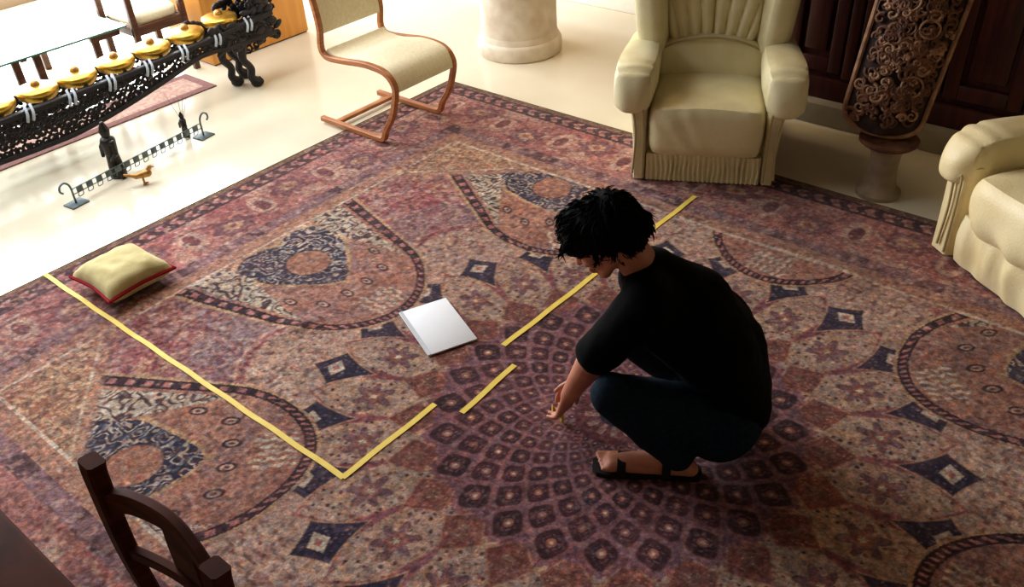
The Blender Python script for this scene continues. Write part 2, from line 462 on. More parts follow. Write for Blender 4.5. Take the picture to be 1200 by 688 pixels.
    put(lat * np.clip(1 - np.abs(c0 - 0.24 - 0.03 * np.cos(6 * ca)) / 0.04, 0, 1) * 0.75 * (np.cos(8 * ca) > -0.5), 'mauve')
    put(lat * ss(0.17, 0.12, c0), RC['rust'] * 0.6 + RC['pink'] * 0.4); put(lat * ss(0.075, 0.04, c0) * 0.9, 'cream')
    put(np.clip(1 - np.abs(A + 0.85) / 0.07, 0, 1) * 0, 'gold')
    cm = r < 0.555 * 0.86 ** 9.5
    put(cm * 1.0, 'maroon'); put((r < 0.10) * (np.cos(np.radians(th) * 12) > 0) * 0.45, 'cream'); put((r < 0.05) * 1.0, 'navy')
    # ---- eight almond medallions
    el = np.where(r < 1.34, np.sqrt(np.clip((1.34 - r) / 0.32, 0, 9) ** 2 + (aa / 13.2) ** 2), aa / 13.2)
    band = (el > 1) & (el < 1.13) & (r > 0.97)
    put(((el > 0.98) & (el < 1.17) & (r > 0.95)) * 1.0, 'gold')
    put(band * 1.0, 'ink')
    seq = np.where(r < 1.2, a45 * 0.055, r) * 40
    put(band * (np.sin(seq * 2.2) > 0.25) * (np.abs(el - 1.065) < 0.035) * 1.0, 'pink')
    ins = (el <= 1) & (r > 0.97)
    put(ins * 1.0, RC['tan'] * 0.75 + RC['pink'] * 0.25)
    put(ins * ss(0.5, 0.64, fbm(X, Y, 10, 21)) * 0.6, 'rust'); put(ins * ss(0.45, 0.33, fbm(X, Y, 8, 22)) * 0.5, 'mauve')
    fl = ins & (aa < 4.2) & (r > 1.04) & (r < 1.19)
    put(fl * (np.sin(a45 * 4.2 + np.sin(r * 130)) > 0.1) * (r < 1.19 - 0.018 * (np.abs(aa) - 2) ** 2 * 0.4), 'cream')
    for (r1, a1) in ((1.26, 2.4), (1.29, 7.2), (1.42, 9.3)):
        dd = np.hypot((r - r1) / 0.034, (np.abs(a45) - a1) * 0.0175 * r1 / 0.02)
        put(ins * ss(1.1, 0.95, dd), 'ink'); put(ins * ss(0.7, 0.6, dd), 'beige'); put(ins * ss(0.35, 0.25, dd), 'maroon')
    sp, hs = dots(X, Y, 26, 23, 0.22); put(sp * ins * (hs > 0.6) * 0.7, 'brown')
    hs_ = 7.6 * np.clip((r - 1.34) / 0.26, 0, 1) ** 0.62
    hs_ = np.where(r > 1.72, 7.6 + 14 * (r - 1.72) * 0, hs_)
    lob = 1.82 - 0.0016 * (aa - 3.8) ** 2 * 2.2
    sh = ins & (aa < hs_) & (r < lob)
    put((ins & (aa < hs_ + 0.8) & (r < lob + 0.03) & (r > 1.31)) * 1.0, 'gold')
    put(sh * 1.0, 'navy')
    cu = curls(X, Y, 22, 31, 0.10); put(sh * cu * 0.85, 'cream')
    cu = curls(X, Y, 14, 33, 0.06); put(sh * cu * 0.6, 'blue')
    core = np.hypot((r - 1.565) / 0.095, aa / 3.3); put(ins * ss(1.05, 0.95, core), RC['tan'] * 0.6 + RC['rust'] * 0.4)
    put(sh * np.clip(1 - np.abs(core - 1.05) / 0.07, 0, 1) * 0.6, 'ink')
    lf = ins & (aa > 12.9 - 5.4 * np.clip((r - 1.27) / 0.40, 0, 1)) & (r > 1.27) & (aa < 12.6)
    put(lf * 1.0, RC['cream'] * 0.92)
    cu = curls(X, Y, 19, 37, 0.09); put(lf * cu * 0.85, 'ink')
    # ---- spandrels, frame and borders
    b = np.minimum(HX - np.abs(X), HY - np.abs(Y))
    fld = b > 0.63
    sd = 0.785 * np.abs(Y) + 0.62 * np.abs(X) - 1.86
    spn = fld & (sd > 0)
    put(spn * 1.0, RC['gold'] * 0.9 + RC['cream'] * 0.1)
    put(spn * curls(X, Y, 17, 51, 0.10) * 0.8, 'rust'); put(spn * curls(X, Y, 11, 52, 0.05) * 0.6, 'brown')
    put(fld * np.clip(1 - np.abs(sd) / 0.03, 0, 1), 'tan'); put(fld * np.clip(1 - np.abs(sd - 0.035) / 0.01, 0, 1), 'cream')
    put((b <= 0.65) * 1.0, 'cream')
    put((b <= 0.635) * 1.0, 'tan')
    along = np.where(HX - np.abs(X) < HY - np.abs(Y), Y, X)
    put((b <= 0.56) * 1.0, RC['mauve'] * 0.6 + RC['plum'] * 0.4)
    put((b <= 0.56) * (b > 0.47) * ss(0.45, 0.6, vnoise(X, Y, 9, 97)) * ss(0.35, .6, vnoise(X, Y, 26, 98)) * 0.85, 'ink')
    put((b <= 0.54) * (b > 0.49) * (np.sin(along * 2 * PI / 0.10) < -0.6) * 0.5, 'beige')
    mb = (b <= 0.48) & (b > 0.15)
    put(mb * 1.0, RC['pink'] * 0.8 + RC['tan'] * 0.2)
    put(mb * ss(0.5, 0.6, fbm(X, Y, 9, 61)) * 0.8, 'beige'); put(mb * ss(0.46, 0.36, fbm(X, Y, 7, 62)) * 0.7, 'crimson')
    ph = along / 0.42; k = np.round(ph); du = (ph - k) * 0.42; dv = b - 0.315 - 0.05 * np.where(np.mod(k, 2) == 0, 1, -1)
    pd = np.hypot(du / 0.11, dv / 0.09) / (1 + 0.14 * np.cos(8 * np.arctan2(dv, du)))
    put(mb * ss(1.05, 0.95, pd) * 0.8, 'maroon'); put(mb * ss(0.82, 0.74, pd), 'plum'); put(mb * ss(0.5, 0.42, pd), 'gold'); put(mb * ss(0.22, 0.15, pd), 'crimson')
    du2 = (ph - 0.5 - np.round(ph - 0.5)) * 0.42; pd2 = np.hypot(du2 / 0.06, (b - 0.315) / 0.11)
    put(mb * ss(1.05, 0.95, pd2), 'beige'); put(mb * ss(0.6, 0.5, pd2), 'maroon')
    vine = np.abs(b - 0.315 - 0.085 * np.sin(along * 2 * PI / 0.84)); put(mb * ss(0.014, 0.008, vine) * 0.55, 'maroon')
    gb = (b <= 0.15) & (b > 0.045)
    put((b <= 0.15) * 1.0, 'ink')
    put(gb * (np.abs(b - 0.095) < 0.034) * (np.sin(along * 2 * PI / 0.085 + np.sin(b * 90)) > 0.15) * 0.9, RC['pink'] * 0.4 + RC['beige'] * 0.6)
    put(gb * (np.abs(b - 0.095) < 0.016) * (np.sin(along * 2 * PI / 0.085) > 0.6) * 0.9, 'crimson')
    put((b <= 0.045) * 1.0, 'brown'); put((b <= 0.028) * 1.0, RC['olive'] * 0.8)
    # ---- knots: overall speckle and fading
    sp1 = vnoise(X, Y, 62, 91); sp2 = vnoise(X, Y, 38, 92); sp3 = vnoise(X, Y, 75, 93)
    ki = 0.40 + 0.60 * ss(1.05, 1.15, r); ki = np.where((el < 1.2) & (r > 0.95), 0.5, ki)
    put(ss(0.66, 0.80, sp1) * 0.42 * ki, 'cream'); put(ss(0.34, 0.20, sp1) * 0.42 * ki, 'ink'); put(ss(0.66, 0.8, sp2) * 0.34 * ki, 'crimson'); put(ss(0.34, 0.2, sp2) * 0.34 * ki, 'mauve')
    put(ss(0.7, 0.82, sp3) * 0.35 * ki, 'tan')
    wear = ss(0.40, 0.72, fbm(X, Y, 3.1, 95)); put(0.05 + 0.14 * wear, RC['mauve'] * 0.5 + RC['pink'] * 0.5)
    ob = ss(0.75, 0.5, b); put(ob * 0.22, RC['plum'] * 0.5 + RC['tan'] * 0.5)
    sp, hs = dots(X, Y, 22, 71, 0.2); put(sp * (hs > 0.72) * 0.5 * (r > 1.1), 'maroon')
    sp, hs = dots(X + 5, Y, 27, 72, 0.2); put(sp * (hs > 0.72) * 0.45 * (r > 1.1), 'cream')
    v = 0.80 + 0.40 * vnoise(X, Y, 150, 81); v2 = 0.86 + 0.28 * vnoise(X, Y, 60, 82); v3 = 0.88 + 0.24 * fbm(X, Y, 2.2, 83)
    C[:] = C * (v * v2 * v3)[:, None]
    tint = vnoise(X, Y, 90, 84) - 0.5
    C[:, 0] *= 1 + 0.16 * tint; C[:, 2] *= 1 - 0.16 * tint
    C[:] = ((C - 0.45) * 1.16 + 0.45) * np.array([0.845, 0.825, 0.80])
    return np.clip(C, 0.03, 1)

def rug_h(X, Y):
    X = np.asarray(X, float); Y = np.asarray(Y, float)
    z = 0.012 + 0.004 * (fbm(X, Y, 1.5, 91) - 0.5)
    def ridge(p0, p1, wd, hgt):
        a = np.array(p0); d = np.array(p1) - a; L = np.hypot(*d); d = d / L
        s = (X - a[0]) * d[0] + (Y - a[1]) * d[1]; q = (X - a[0]) * -d[1] + (Y - a[1]) * d[0]
        return hgt * np.exp(-(q / wd) ** 2) * ss(-0.12, 0.12, s) * ss(L + 0.12, L - 0.12, s)
    for a, b_, wd, h in (((310, 405), (380, 372), 0.055, 0.012), ((900, 285), (1010, 330), 0.045, 0.014), ((850, 245), (930, 262), 0.04, 0.010),
                         ((200, 360), (260, 330), 0.05, 0.010), ((600, 205), (560, 260), 0.05, 0.008), ((0, 560), (110, 640), 0.05, 0.012), ((1000, 380), (1120, 420), 0.05, 0.010)):
        A_ = at(*a); B_ = at(*b_)
        z = z + ridge((A_.x, A_.y), (B_.x, B_.y), wd, h)
    b = np.minimum(HX - np.abs(X), HY - np.abs(Y))
    return z * ss(0, 0.02, b + 0.012) 

def build_rug():
    t = thing('patterned_rug', 'large faded red and beige Persian rug with dark almond medallions on the marble floor', 'rug', (0, 0, 0))
    fine, BL = 0.0048, 0.174
    nx = int(round(2 * HX / BL)); ny = int(round(2 * HY / BL)); bx = 2 * HX / nx; by = 2 * HY / ny
    Mi = M3.T
    Vx, Vy, Fq, base = [], [], [], 0
    for i in range(nx):
        for j in range(ny):
            x0 = -HX + i * bx; y0 = -HY + j * by
            q = Mi @ np.array([x0 + bx / 2 - CAM.x, y0 + by / 2 - CAM.y, -CAM.z])
            vis = False
            if q[2] < -0.3:
                px = 600 + F_PX * q[0] / -q[2]; py = 344 - F_PX * q[1] / -q[2]
                vis = -110 < px < 1310 and -60 < py < 800
            sp = fine if vis else 0.018
            if vis and -q[2] > 3.6: sp = 0.0064
            n = max(2, int(round(bx / sp)))
            gx, gy = np.meshgrid(np.linspace(x0, x0 + bx, n + 1), np.linspace(y0, y0 + by, n + 1), indexing='ij')
            Vx.append(gx.ravel()); Vy.append(gy.ravel())
            idx = np.arange((n + 1) * (n + 1)).reshape(n + 1, n + 1) + base
            Fq.append(np.stack([idx[:-1, :-1], idx[1:, :-1], idx[1:, 1:], idx[:-1, 1:]], -1).reshape(-1, 4))
            base += (n + 1) * (n + 1)
    X = np.concatenate(Vx); Y = np.concatenate(Vy); F = np.concatenate(Fq).astype(np.int32)
    Z = rug_h(X, Y)
    me = bpy.data.meshes.new('pile')
    me.vertices.add(len(X)); me.loops.add(F.size); me.polygons.add(len(F))
    me.vertices.foreach_set('co', np.stack([X, Y, Z], 1).astype(np.float32).ravel())
    me.loops.foreach_set('vertex_index', F.ravel())
    me.polygons.foreach_set('loop_start', np.arange(0, F.size, 4, dtype=np.int32))
    me.polygons.foreach_set('use_smooth', np.ones(len(F), dtype=bool))
    me.update(); 
    C = rug_colour(X, Y)
    L = np.where(C <= 0.04045, C / 12.92, ((C + 0.055) / 1.055) ** 2.4)
    ca = me.color_attributes.new('weave', 'FLOAT_COLOR', 'POINT')
    ca.data.foreach_set('color', np.concatenate([L, np.ones((len(L), 1))], 1).astype(np.float32).ravel())
    m = bpy.data.materials.new('woven_wool'); m.use_nodes = True; nt = m.node_tree; N = nt.nodes; K = nt.links
    b = N['Principled BSDF']; b.inputs['Roughness'].default_value = 0.95; b.inputs['Specular IOR Level'].default_value = 0.08
    b.inputs['Sheen Weight'].default_value = 0.08
    at_ = N.new('ShaderNodeAttribute'); at_.attribute_name = 'weave'
    tc = N.new('ShaderNodeTexCoord'); n1 = N.new('ShaderNodeTexNoise'); n1.inputs['Scale'].default_value = 160; n1.inputs['Detail'].default_value = 3
    K.new(tc.outputs['Object'], n1.inputs['Vector'])
    mr = N.new('ShaderNodeMapRange'); mr.inputs[1].default_value = 0.3; mr.inputs[2].default_value = 0.7; mr.inputs[3].default_value = 0.74; mr.inputs[4].default_value = 1.26
    K.new(n1.outputs['Fac'], mr.inputs[0])
    mx = N.new('ShaderNodeVectorMath'); mx.operation = 'SCALE'
    K.new(at_.outputs['Color'], mx.inputs[0]); K.new(mr.outputs[0], mx.inputs['Scale']); K.new(mx.outputs[0], b.inputs['Base Color'])
    bp = N.new('ShaderNodeBump'); bp.inputs['Strength'].default_value = 0.5; bp.inputs['Distance'].default_value = 0.004
    n2 = N.new('ShaderNodeTexNoise'); n2.inputs['Scale'].default_value = 220; n2.inputs['Detail'].default_value = 3
    K.new(tc.outputs['Object'], n2.inputs['Vector']); K.new(n2.outputs['Fac'], bp.inputs['Height']); K.new(bp.outputs[0], b.inputs['Normal'])
    link('pile', me, m, t)
    bmv = bmesh.new(); e = 0.004
    sweep(bmv, smooth_path([(-HX, -HY + .05, .006), (-HX, HY - .05, .006), (-HX + .02, HY, .006), (HX - .02, HY, .006), (HX, HY - .05, .006), (HX, -HY + .05, .006), (HX - .02, -HY, .006), (-HX + .02, -HY, .006)][:0] or
                           [Vector((sx * HX, sy * HY, 0.0065)) for sx, sy in ((-1, -1), (-1, 1), (1, 1), (1, -1))], 1, True), circ(0.0062, 6), (0, 0, 1), True)
    obj('edge_binding', bmv, mat('olive_binding', (96, 84, 56), 0.95, 0.05, scale=60), t)
build_rug()

def hz(x, y): return float(rug_h(np.array([x]), np.array([y]))[0])

# ------------------------------------------------------------------ tape strips
def strip(a, b, w, label, lift=0.0015):
    A = at(*a, 0.013); B = at(*b, 0.013); d = (B - A); d.z = 0; L = d.length; d.normalize(); s = Vector((-d.y, d.x, 0))
    n = max(4, int(L / 0.03)); bm = bmesh.new(); top = []
    t0 = A
    rs = []
    for i in range(n + 1):
        p = A + d * L * i / n
        wob = 0.0015 * math.sin(i * 0.7 + L * 9)
        row = []
        for k in (-0.5, 0.5):
            q = p + s * (w * k + wob); row.append(q)
        zt = max(hz(p.x, p.y), hz(row[0].x, row[0].y), hz(row[1].x, row[1].y)) + lift
        r = [Vector((row[0].x, row[0].y, zt)), Vector((row[1].x, row[1].y, zt)), Vector((row[1].x, row[1].y, zt + 0.0015)), Vector((row[0].x, row[0].y, zt + 0.0015))]
        rs.append([v - t0 for v in r])
    rings(bm, rs)
    o = obj('tape_strip', bm, M['tape'], None, t0, smooth=False)
    tag(o, label, 'tape', 'yellow tape strips marking out a rectangle on the rug')
strip((50, 320), (403, 560), 0.021, 'longest yellow tape strip, running from the floor edge past the cushion')
strip((401, 560), (510, 474), 0.023, 'yellow tape strip meeting the longest strip at the corner nearest the camera')
strip((541, 484), (603, 428), 0.023, 'shortest yellow tape strip, alone between two gaps beside the white sheet')
strip((590, 405), (815, 230), 0.024, 'yellow tape strip passing behind the crouching man towards the armchair')

# white pad of paper
c4 = [at(*p, 0.02) for p in ((467, 366), (523, 350), (559, 397), (502, 417))]
pc = sum(c4, Vector()) / 4
ex = ((c4[1] - c4[0]) + (c4[2] - c4[3])).normalized(); ey = ((c4[3] - c4[0]) + (c4[2] - c4[1])).normalized()
rz = math.atan2(ey.y, ey.x)
padt = thing('paper_pad', 'white sheet pad lying on the rug between the tape strips', 'paper', (pc.x, pc.y, hz(pc.x, pc.y) + 0.004), rz)
b = bmesh.new(); box(b, (0, 0, 0.003), (0.32, 0.212, 0.006), bevel=0.001); obj('sheets', b, M['paper'], padt)
b = bmesh.new(); box(b, (0, -0.098, 0.0068), (0.32, 0.014, 0.0016)) ; obj('spine_strip', b, M['papershade'], padt, smooth=False)

# ------------------------------------------------------------------ cushion on the rug
ca_ = at(98, 330, .05); 
cq = [at(84, 333, .03), at(160, 300, .03), at(211, 322, .03), at(133, 364, .03)]
cc_ = sum(cq, Vector()) / 4
cu_t = thing('cushion', 'olive gold cushion with red piping lying at the rug edge by the long tape', 'cushion', (cc_.x, cc_.y, 0.015), math.atan2((cq[2] - cq[3]).y, (cq[2] - cq[3]).x))
lenx = ((cq[2] - cq[3]).length + (cq[1] - cq[0]).length) / 2; leny = ((cq[0] - cq[3]).length + (cq[1] - cq[2]).length) / 2
def cush(lx, ly, h, n=26, seed=1, lump=0.007):
    bm = bmesh.new(); top = {}; bot = {}
    for i in range(n + 1):
        for j in range(n + 1):
            u = i / n * 2 - 1; v = j / n * 2 - 1
            prof = max(0, (1 - u ** 4)) ** 0.5 * max(0, (1 - v ** 4)) ** 0.5
            px = u * lx / 2 * (1 - 0.10 * (1 - abs(v) ** 1.5)*(abs(u)**3)); py = v * ly / 2 * (1 - 0.10 * (1 - abs(u) ** 1.5)*(abs(v)**3))
            z = prof * h / 2
            k = nz((u * 2, v * 2, 0), 1.6, seed) * lump * 2 * prof
            top[i, j] = bm.verts.new((px, py, h * .45 + z + k))
            if 0 < i < n and 0 < j < n: bot[i, j] = bm.verts.new((px, py, h * .45 - z * 0.85))
            else: bot[i, j] = top[i, j]
    for i in range(n):
        for j in range(n):
            bm.faces.new((top[i, j], top[i + 1, j], top[i + 1, j + 1], top[i, j + 1]))
            q = [bot[i, j], bot[i, j + 1], bot[i + 1, j + 1], bot[i + 1, j]]
            if len({v.index if False else id(v) for v in q}) == 4:
                try: bm.faces.new(q)
                except ValueError: pass
    edge = [tuple(top[i, 0].co) for i in range(0, n)] + [tuple(top[n, j].co) for j in range(0, n)] + [tuple(top[i, n].co) for i in range(n, 0, -1)] + [tuple(top[0, j].co) for j in range(n, 0, -1)]
    return bm, edge
b, edge = cush(lenx, leny, 0.135, lump=0.003)
obj('cover', b, M['cushion'], cu_t)
b = bmesh.new(); sweep(b, edge, circ(0.009, 6), (0, 0, 1), True); obj('piping', b, M['redpipe'], cu_t)

# ------------------------------------------------------------------ cantilever chair
XF, XB, YN, YF = -2.27, -2.80, 1.065, 1.525
ch = thing('cantilever_chair', 'bent birch cantilever chair with cream canvas seat on the rug corner', 'chair', ((XF + XB) / 2, (YN + YF) / 2, 0.0))
ox, oy = ch.location.x, ch.location.y
def rail(y):
    # floor skid -> front upright -> seat rail -> back
    zf = 0.030
    P = [(XB - 0.02, zf), (XB + 0.15, zf), (XB + 0.35, zf), (XF - 0.045, zf + 0.002), (XF - 0.01, zf + 0.02), (XF + 0.012, zf + 0.07),
         (XF + 0.08, 0.20), (XF + 0.125, 0.33), (XF + 0.125, 0.385), (XF + 0.09, 0.43), (XF + 0.03, 0.452), (XF - 0.10, 0.458), (XF - 0.28, 0.440),
         (XF - 0.39, 0.435), (XF - 0.435, 0.455), (XF - 0.445, 0.50), (XF - 0.43, 0.60), (XF - 0.45, 0.74), (XF - 0.50, 0.88), (XF - 0.53, 0.97)]
    b = bmesh.new()
    sweep(b, smooth_path([(x - ox, y - oy, z) for x, z in P], 5), rect(0.032, 0.030, 0.25), (0, 1, 0))
    return b
obj('side_frame', rail(YN), M['bentwood'], ch); obj('side_frame', rail(YF), M['bentwood'], ch)
b = bmesh.new(); box(b, (XB + 0.10 - ox, 0, 0.030), (0.04, YF - YN - 0.025, 0.022), bevel=0.005); obj('crossbar', b, M['bentwood'], ch)
b = bmesh.new()
P = [(XF - 0.415, 0.47), (XF - 0.37, 0.445), (XF - 0.26, 0.44), (XF - 0.10, 0.462), (XF + 0.02, 0.460), (XF + 0.085, 0.440), (XF + 0.122, 0.39), (XF + 0.128, 0.345)]
pth = smooth_path([(x - ox, 0, z) for x, z in P], 5); hw = (YF - YN) / 2 - 0.012
rs = []
for i, p in enumerate(pth):
    d = (pth[min(i + 1, len(pth) - 1)] - pth[max(i - 1, 0)]).normalized(); nn = Vector((-d.z, 0, d.x)) * 0.011
    rs.append([p + nn + Vector((0, -hw, 0)), p + nn + Vector((0, hw, 0)), p - nn + Vector((0, hw, 0)), p - nn + Vector((0, -hw, 0))])
rings(b, rs); obj('seat', b, M['canvas'], ch)
b = bmesh.new()
P = [(XF - 0.43, 0.565), (XF - 0.43, 0.62), (XF - 0.45, 0.74), (XF - 0.50, 0.88), (XF - 0.525, 0.96)]
pth = smooth_path([(x - ox, 0, z) for x, z in P], 5); rs = []
for i, p in enumerate(pth):
    d = (pth[min(i + 1, len(pth) - 1)] - pth[max(i - 1, 0)]).normalized(); nn = Vector((d.z, 0, -d.x)) * 0.010
    rs.append([p + nn + Vector((0, -hw, 0)), p + nn + Vector((0, hw, 0)), p - nn + Vector((0, hw, 0)), p - nn + Vector((0, -hw, 0))])
rings(b, rs); obj('backrest', b, M['canvas'], ch)

# ------------------------------------------------------------------ upholstery
def place_local(name, label, cat, origin, xdir):
    return thing(name, label, cat, origin, math.atan2(xdir.y, xdir.x))

def arm_parts(t, sx, x_in, x_floor, x_top, L, y0, ztop, leather, pipes):
    """one rolled arm: side panel and pad; sx = -1 left, +1 right"""
    b = bmesh.new()
    # cross-section over height, lofted along y with a scalloped front
    ys = [y0, y0 + 0.012, y0 + 0.04, y0 + 0.12, y0 + 0.3, y0 + L * 0.8, y0 + L]
    kf = [0.72, 0.9, 1.0, 1.0, 1.0, 1.0, 0.95]
    for_rs = []
    for y, k in zip(ys, kf):
        prof = []
        zs = [0.02, 0.12, 0.24, 0.36, ztop - 0.16, ztop - 0.13]
        for z in zs:
            q = (z / ztop)
            prof.append((x_floor + (x_top - 0.02 - x_floor) * q ** 2.2, z))
        inner = [(x_in, z) for z in reversed(zs)]
        poly = prof + inner
        cx = sum(p[0] for p in poly) / len(poly)
        for_rs.append([Vector((sx * (cx + (p[0] - cx) * k), y, p[1])) for p in poly])
    rings(b, for_rs)
    obj('arm_panel', b, M[leather], t)
    # rolled pad
    def fn(p):
        q = Vector(p)
        yy = q.y / (L / 2)              # -1 front .. 1 back
        q.z *= 1.0 - 0.10 * yy
        if yy < -0.55: 
            dr = (-0.55 - yy) / 0.45
            q.z -= 0.055 * dr * dr
        cr = math.exp(-((yy + 0.82) / 0.04) ** 2) + 0.8 * math.exp(-((yy + 0.64) / 0.04) ** 2)
        q.x *= 1 - 0.10 * cr; q.z *= 1 - 0.10 * cr
        q.x *= 1.0 - 0.20 * max(0.0, yy + 0.3)
        q.x += sx * 0.028 * (-yy) * 0.6
        q.z += 0.003 * nz(q, 9, 3)
        return q
    pad = puff((0.205, L + 0.04, 0.19), (2.8, 5.0, 2.8), 34, fn)
    b = bmesh.new(); merge(b, pad, Matrix.Translation((sx * (x_top - 0.090), y0 + L / 2 - 0.02, ztop - 0.095)))
    obj('armrest', b, M[leather], t)
    b = bmesh.new()
    for off in (0.0, 0.05):
        pts = [(sx * (x_in + 0.012 + off), y0 - 0.004 - 0.006, 0.04 + off * .3), (sx * (x_in + 0.012 + off * .8), y0 - 0.012, 0.25), (sx * (x_in + 0.02 + off), y0 - 0.014, 0.40), (sx * (x_in + 0.05 + off), y0 - 0.016, ztop - 0.20)]
        tube(b, pts, 0.006, 6, 6)
    obj('piping', b, M['piping' if pipes else leather], t)

def gathers(w, h, d, n=60, m=10, amp=0.006, freq=46, seed=0, curve=0.0):
    """vertical ruched panel, front face at -y"""
    bm = bmesh.new(); g = {}
    for i in range(n * 2 + 1):
        u = i / (n * 2)
        for j in range(m + 1):
            v = j / m
            x = (u - 0.5) * w
            f = math.sin(u * freq + 2.2 * nz((u * 6, v * 1.5, seed), 1.0, seed)) * (0.5 + 0.5 * abs(nz((u * 5, 0, seed), 1.3)) * 2)
            y = -d / 2 - amp * f * (0.3 + 0.7 * math.sin(PI * min(max(v, .08), .92))) - curve * math.sin(PI * v)
            g[i, j] = bm.verts.new((x, y, v * h))
    for i in range(n * 2):
        for j in range(m): bm.faces.new((g[i, j], g[i + 1, j], g[i + 1, j + 1], g[i, j + 1]))
    # back closing
    q = [bm.verts.new(p) for p in ((-w / 2, d / 2, 0), (w / 2, d / 2, 0), (w / 2, d / 2, h), (-w / 2, d / 2, h))]
    bm.faces.new(q)
    bm.faces.new([g[i, 0] for i in range(n * 2 + 1)] + [q[1], q[0]])
    bm.faces.new([g[i, m] for i in range(n * 2, -1, -1)] + [q[3], q[2]])
    bm.faces.new([g[0, j] for j in range(m + 1)] + [q[3], q[0]]); bm.faces.new([g[n * 2, j] for j in range(m, -1, -1)] + [q[1], q[2]])
    return bm

# cream armchair; local x to its right as the camera sees it, local y to its back
A0 = Y0(0.985, 3.91); AX = Y0(0.985 + 0.973, 3.91 - 0.232) - A0
ac = place_local('armchair', 'cream leather wing armchair with pleated back standing at the rug edge', 'armchair', A0, AX)
b = bmesh.new(); box(b, (0, 0.46, 0.19), (0.60, 0.80, 0.34), bevel=0.02); obj('base', b, M['leather'], ac)
b = gathers(0.56, 0.145, 0.05, amp=0.010, freq=150, seed=3); 
for v in b.verts: v.co += Vector((0, 0.030, 0.016))
obj('skirt', b, M['leather'], ac)
for s in (-1, 1): arm_parts(ac, s, 0.285, 0.345, 0.435, 0.66, 0.0, 0.60, 'leather', True)
def seatf(p):
    q = Vector(p)
    f = max(0, -q.y / 0.33 - 0.35)
    q.z += 0.020 * (1 - (q.x / 0.30) ** 2) * (1 if q.z > 0 else 0)
    q.z += 0.004 * nz(q, 6, 2)
    if q.y < 0: q.y += 0.006 * math.sin(q.x * 60 + q.z * 30) * max(0, nz(q, 5, 8)) * 2
    q.z -= 0.0 * f
    return q
b = bmesh.new(); merge(b, puff((0.575, 0.66, 0.25), (8, 5, 4), 26, seatf), Matrix.Translation((0, 0.285, 0.285)))
obj('seat_cushion', b, M['leather'], ac)
def lumb(p):
    q = Vector(p)
    if q.z > 0: q.z *= 1.0 - 0.75 * (q.x / 0.29) ** 2 * 0.6
    return q
b = bmesh.new(); merge(b, puff((0.57, 0.20, 0.30), (6, 2.6, 3), 20, lumb), Matrix.Translation((0, 0.52, 0.46)) @ Matrix.Rotation(R(-10), 4, 'X'))
obj('lumbar_cushion', b, M['leather'], ac)
def backf(p):
    q = Vector(p); 
    if q.y < 0:
        u = q.x / (0.24 - 0.10 * (-q.z / 0.3))
        pl = abs(math.sin(u * 9.5)) ** 0.6
        q.y += 0.030 * (1 - pl) * max(0, 1 - (abs(q.x) / 0.25) ** 6)
    return q
b = bmesh.new(); merge(b, puff((0.50, 0.20, 0.60), (5, 3, 4), 40, backf), Matrix.Translation((0, 0.62, 0.80)) @ Matrix.Rotation(R(-14), 4, 'X'))
obj('backrest', b, M['leather'], ac)
b = bmesh.new(); merge(b, puff((0.66, 0.16, 0.80), (6, 4, 6), 12), Matrix.Translation((0, 0.80, 0.72)) @ Matrix.Rotation(R(-12), 4, 'X'))
obj('back_shell', b, M['leather'], ac)
for s in (-1, 1):
    def wf_(p, s=s):
        q = Vector(p); k = (q.z / 0.35); q.x += s * 0.035 * k; q.y -= 0.03 * k; return q
    b = bmesh.new(); merge(b, puff((0.15, 0.30, 0.64), (3, 3.5, 4.5), 18, wf_), Matrix.Translation((s * 0.315, 0.56, 0.80)) @ Matrix.Rotation(R(-10), 4, 'X') @ Matrix.Rotation(s * R(12), 4, 'Z'))
    obj('wing', b, M['leather'], ac)
b = bmesh.new()
tube(b, [(-0.27, 0.455, 0.52), (-0.2, 0.445, 0.565), (-0.1, 0.44, 0.595), (0, 0.438, 0.605), (0.1, 0.44, 0.595), (0.2, 0.445, 0.565), (0.27, 0.455, 0.52)], 0.006, 6, 5)
obj('seam', b, M['piping'], ac)

# sofa
S0 = Y0(1.86, 3.24); SXd = Y0(1.86 + 0.208, 3.24 - 0.978) - S0
so = place_local('sofa', 'yellow cream leather sofa with rolled arm at the right edge of the rug', 'sofa', S0 + SXd * 0.93, SXd)
# local x along the front from far arm (-0.93) to near arm (+0.93); y to the back
b = bmesh.new(); box(b, (0, 0.45, 0.18), (1.70, 0.78, 0.32), bevel=0.02); obj('base', b, M['leather2'], so)
for s in (-1, 1): arm_parts(so, s, 0.815, 0.93, 0.985, 0.78, 0.0, 0.565, 'leather2', True)
for k in (-1, 1):
    b = gathers(0.78, 0.22, 0.06, amp=0.014, freq=34, seed=5 + k, curve=0.02)
    for v in b.verts: v.co += Vector((k * 0.40, 0.045, 0.02))
    obj('front_panel', b, M['leather2'], so)
    def sf(p, k=k):
        q = Vector(p)
        if q.y < 0: q.y += 0.016 * math.sin(q.x * 30 + 3 * nz(q, 4, 5)) * max(0.0, -q.z / 0.1 + 0.15) * 0.8
        q.z += 0.006 * nz(q, 5, 4 + k) + (0.018 * (1 - (q.x / 0.4) ** 2) if q.z > 0 else 0)
        return q
    b = bmesh.new(); merge(b, puff((0.795, 0.74, 0.24), (8, 4.5, 3.4), 28, sf), Matrix.Translation((k * 0.40, 0.33, 0.325)))
    obj('seat_cushion', b, M['leather2'], so)
    b = bmesh.new(); merge(b, puff((0.79, 0.22, 0.50), (6, 3, 4), 20, lambda p: Vector(p)), Matrix.Translation((k * 0.40, 0.74, 0.62)) @ Matrix.Rotation(R(-12), 4, 'X'))
    obj('back_cushion', b, M['leather2'], so)
b = bmesh.new(); box(b, (0, 0.86, 0.46), (1.86, 0.14, 0.84), bevel=0.04); obj('back_frame', b, M['leather2'], so)
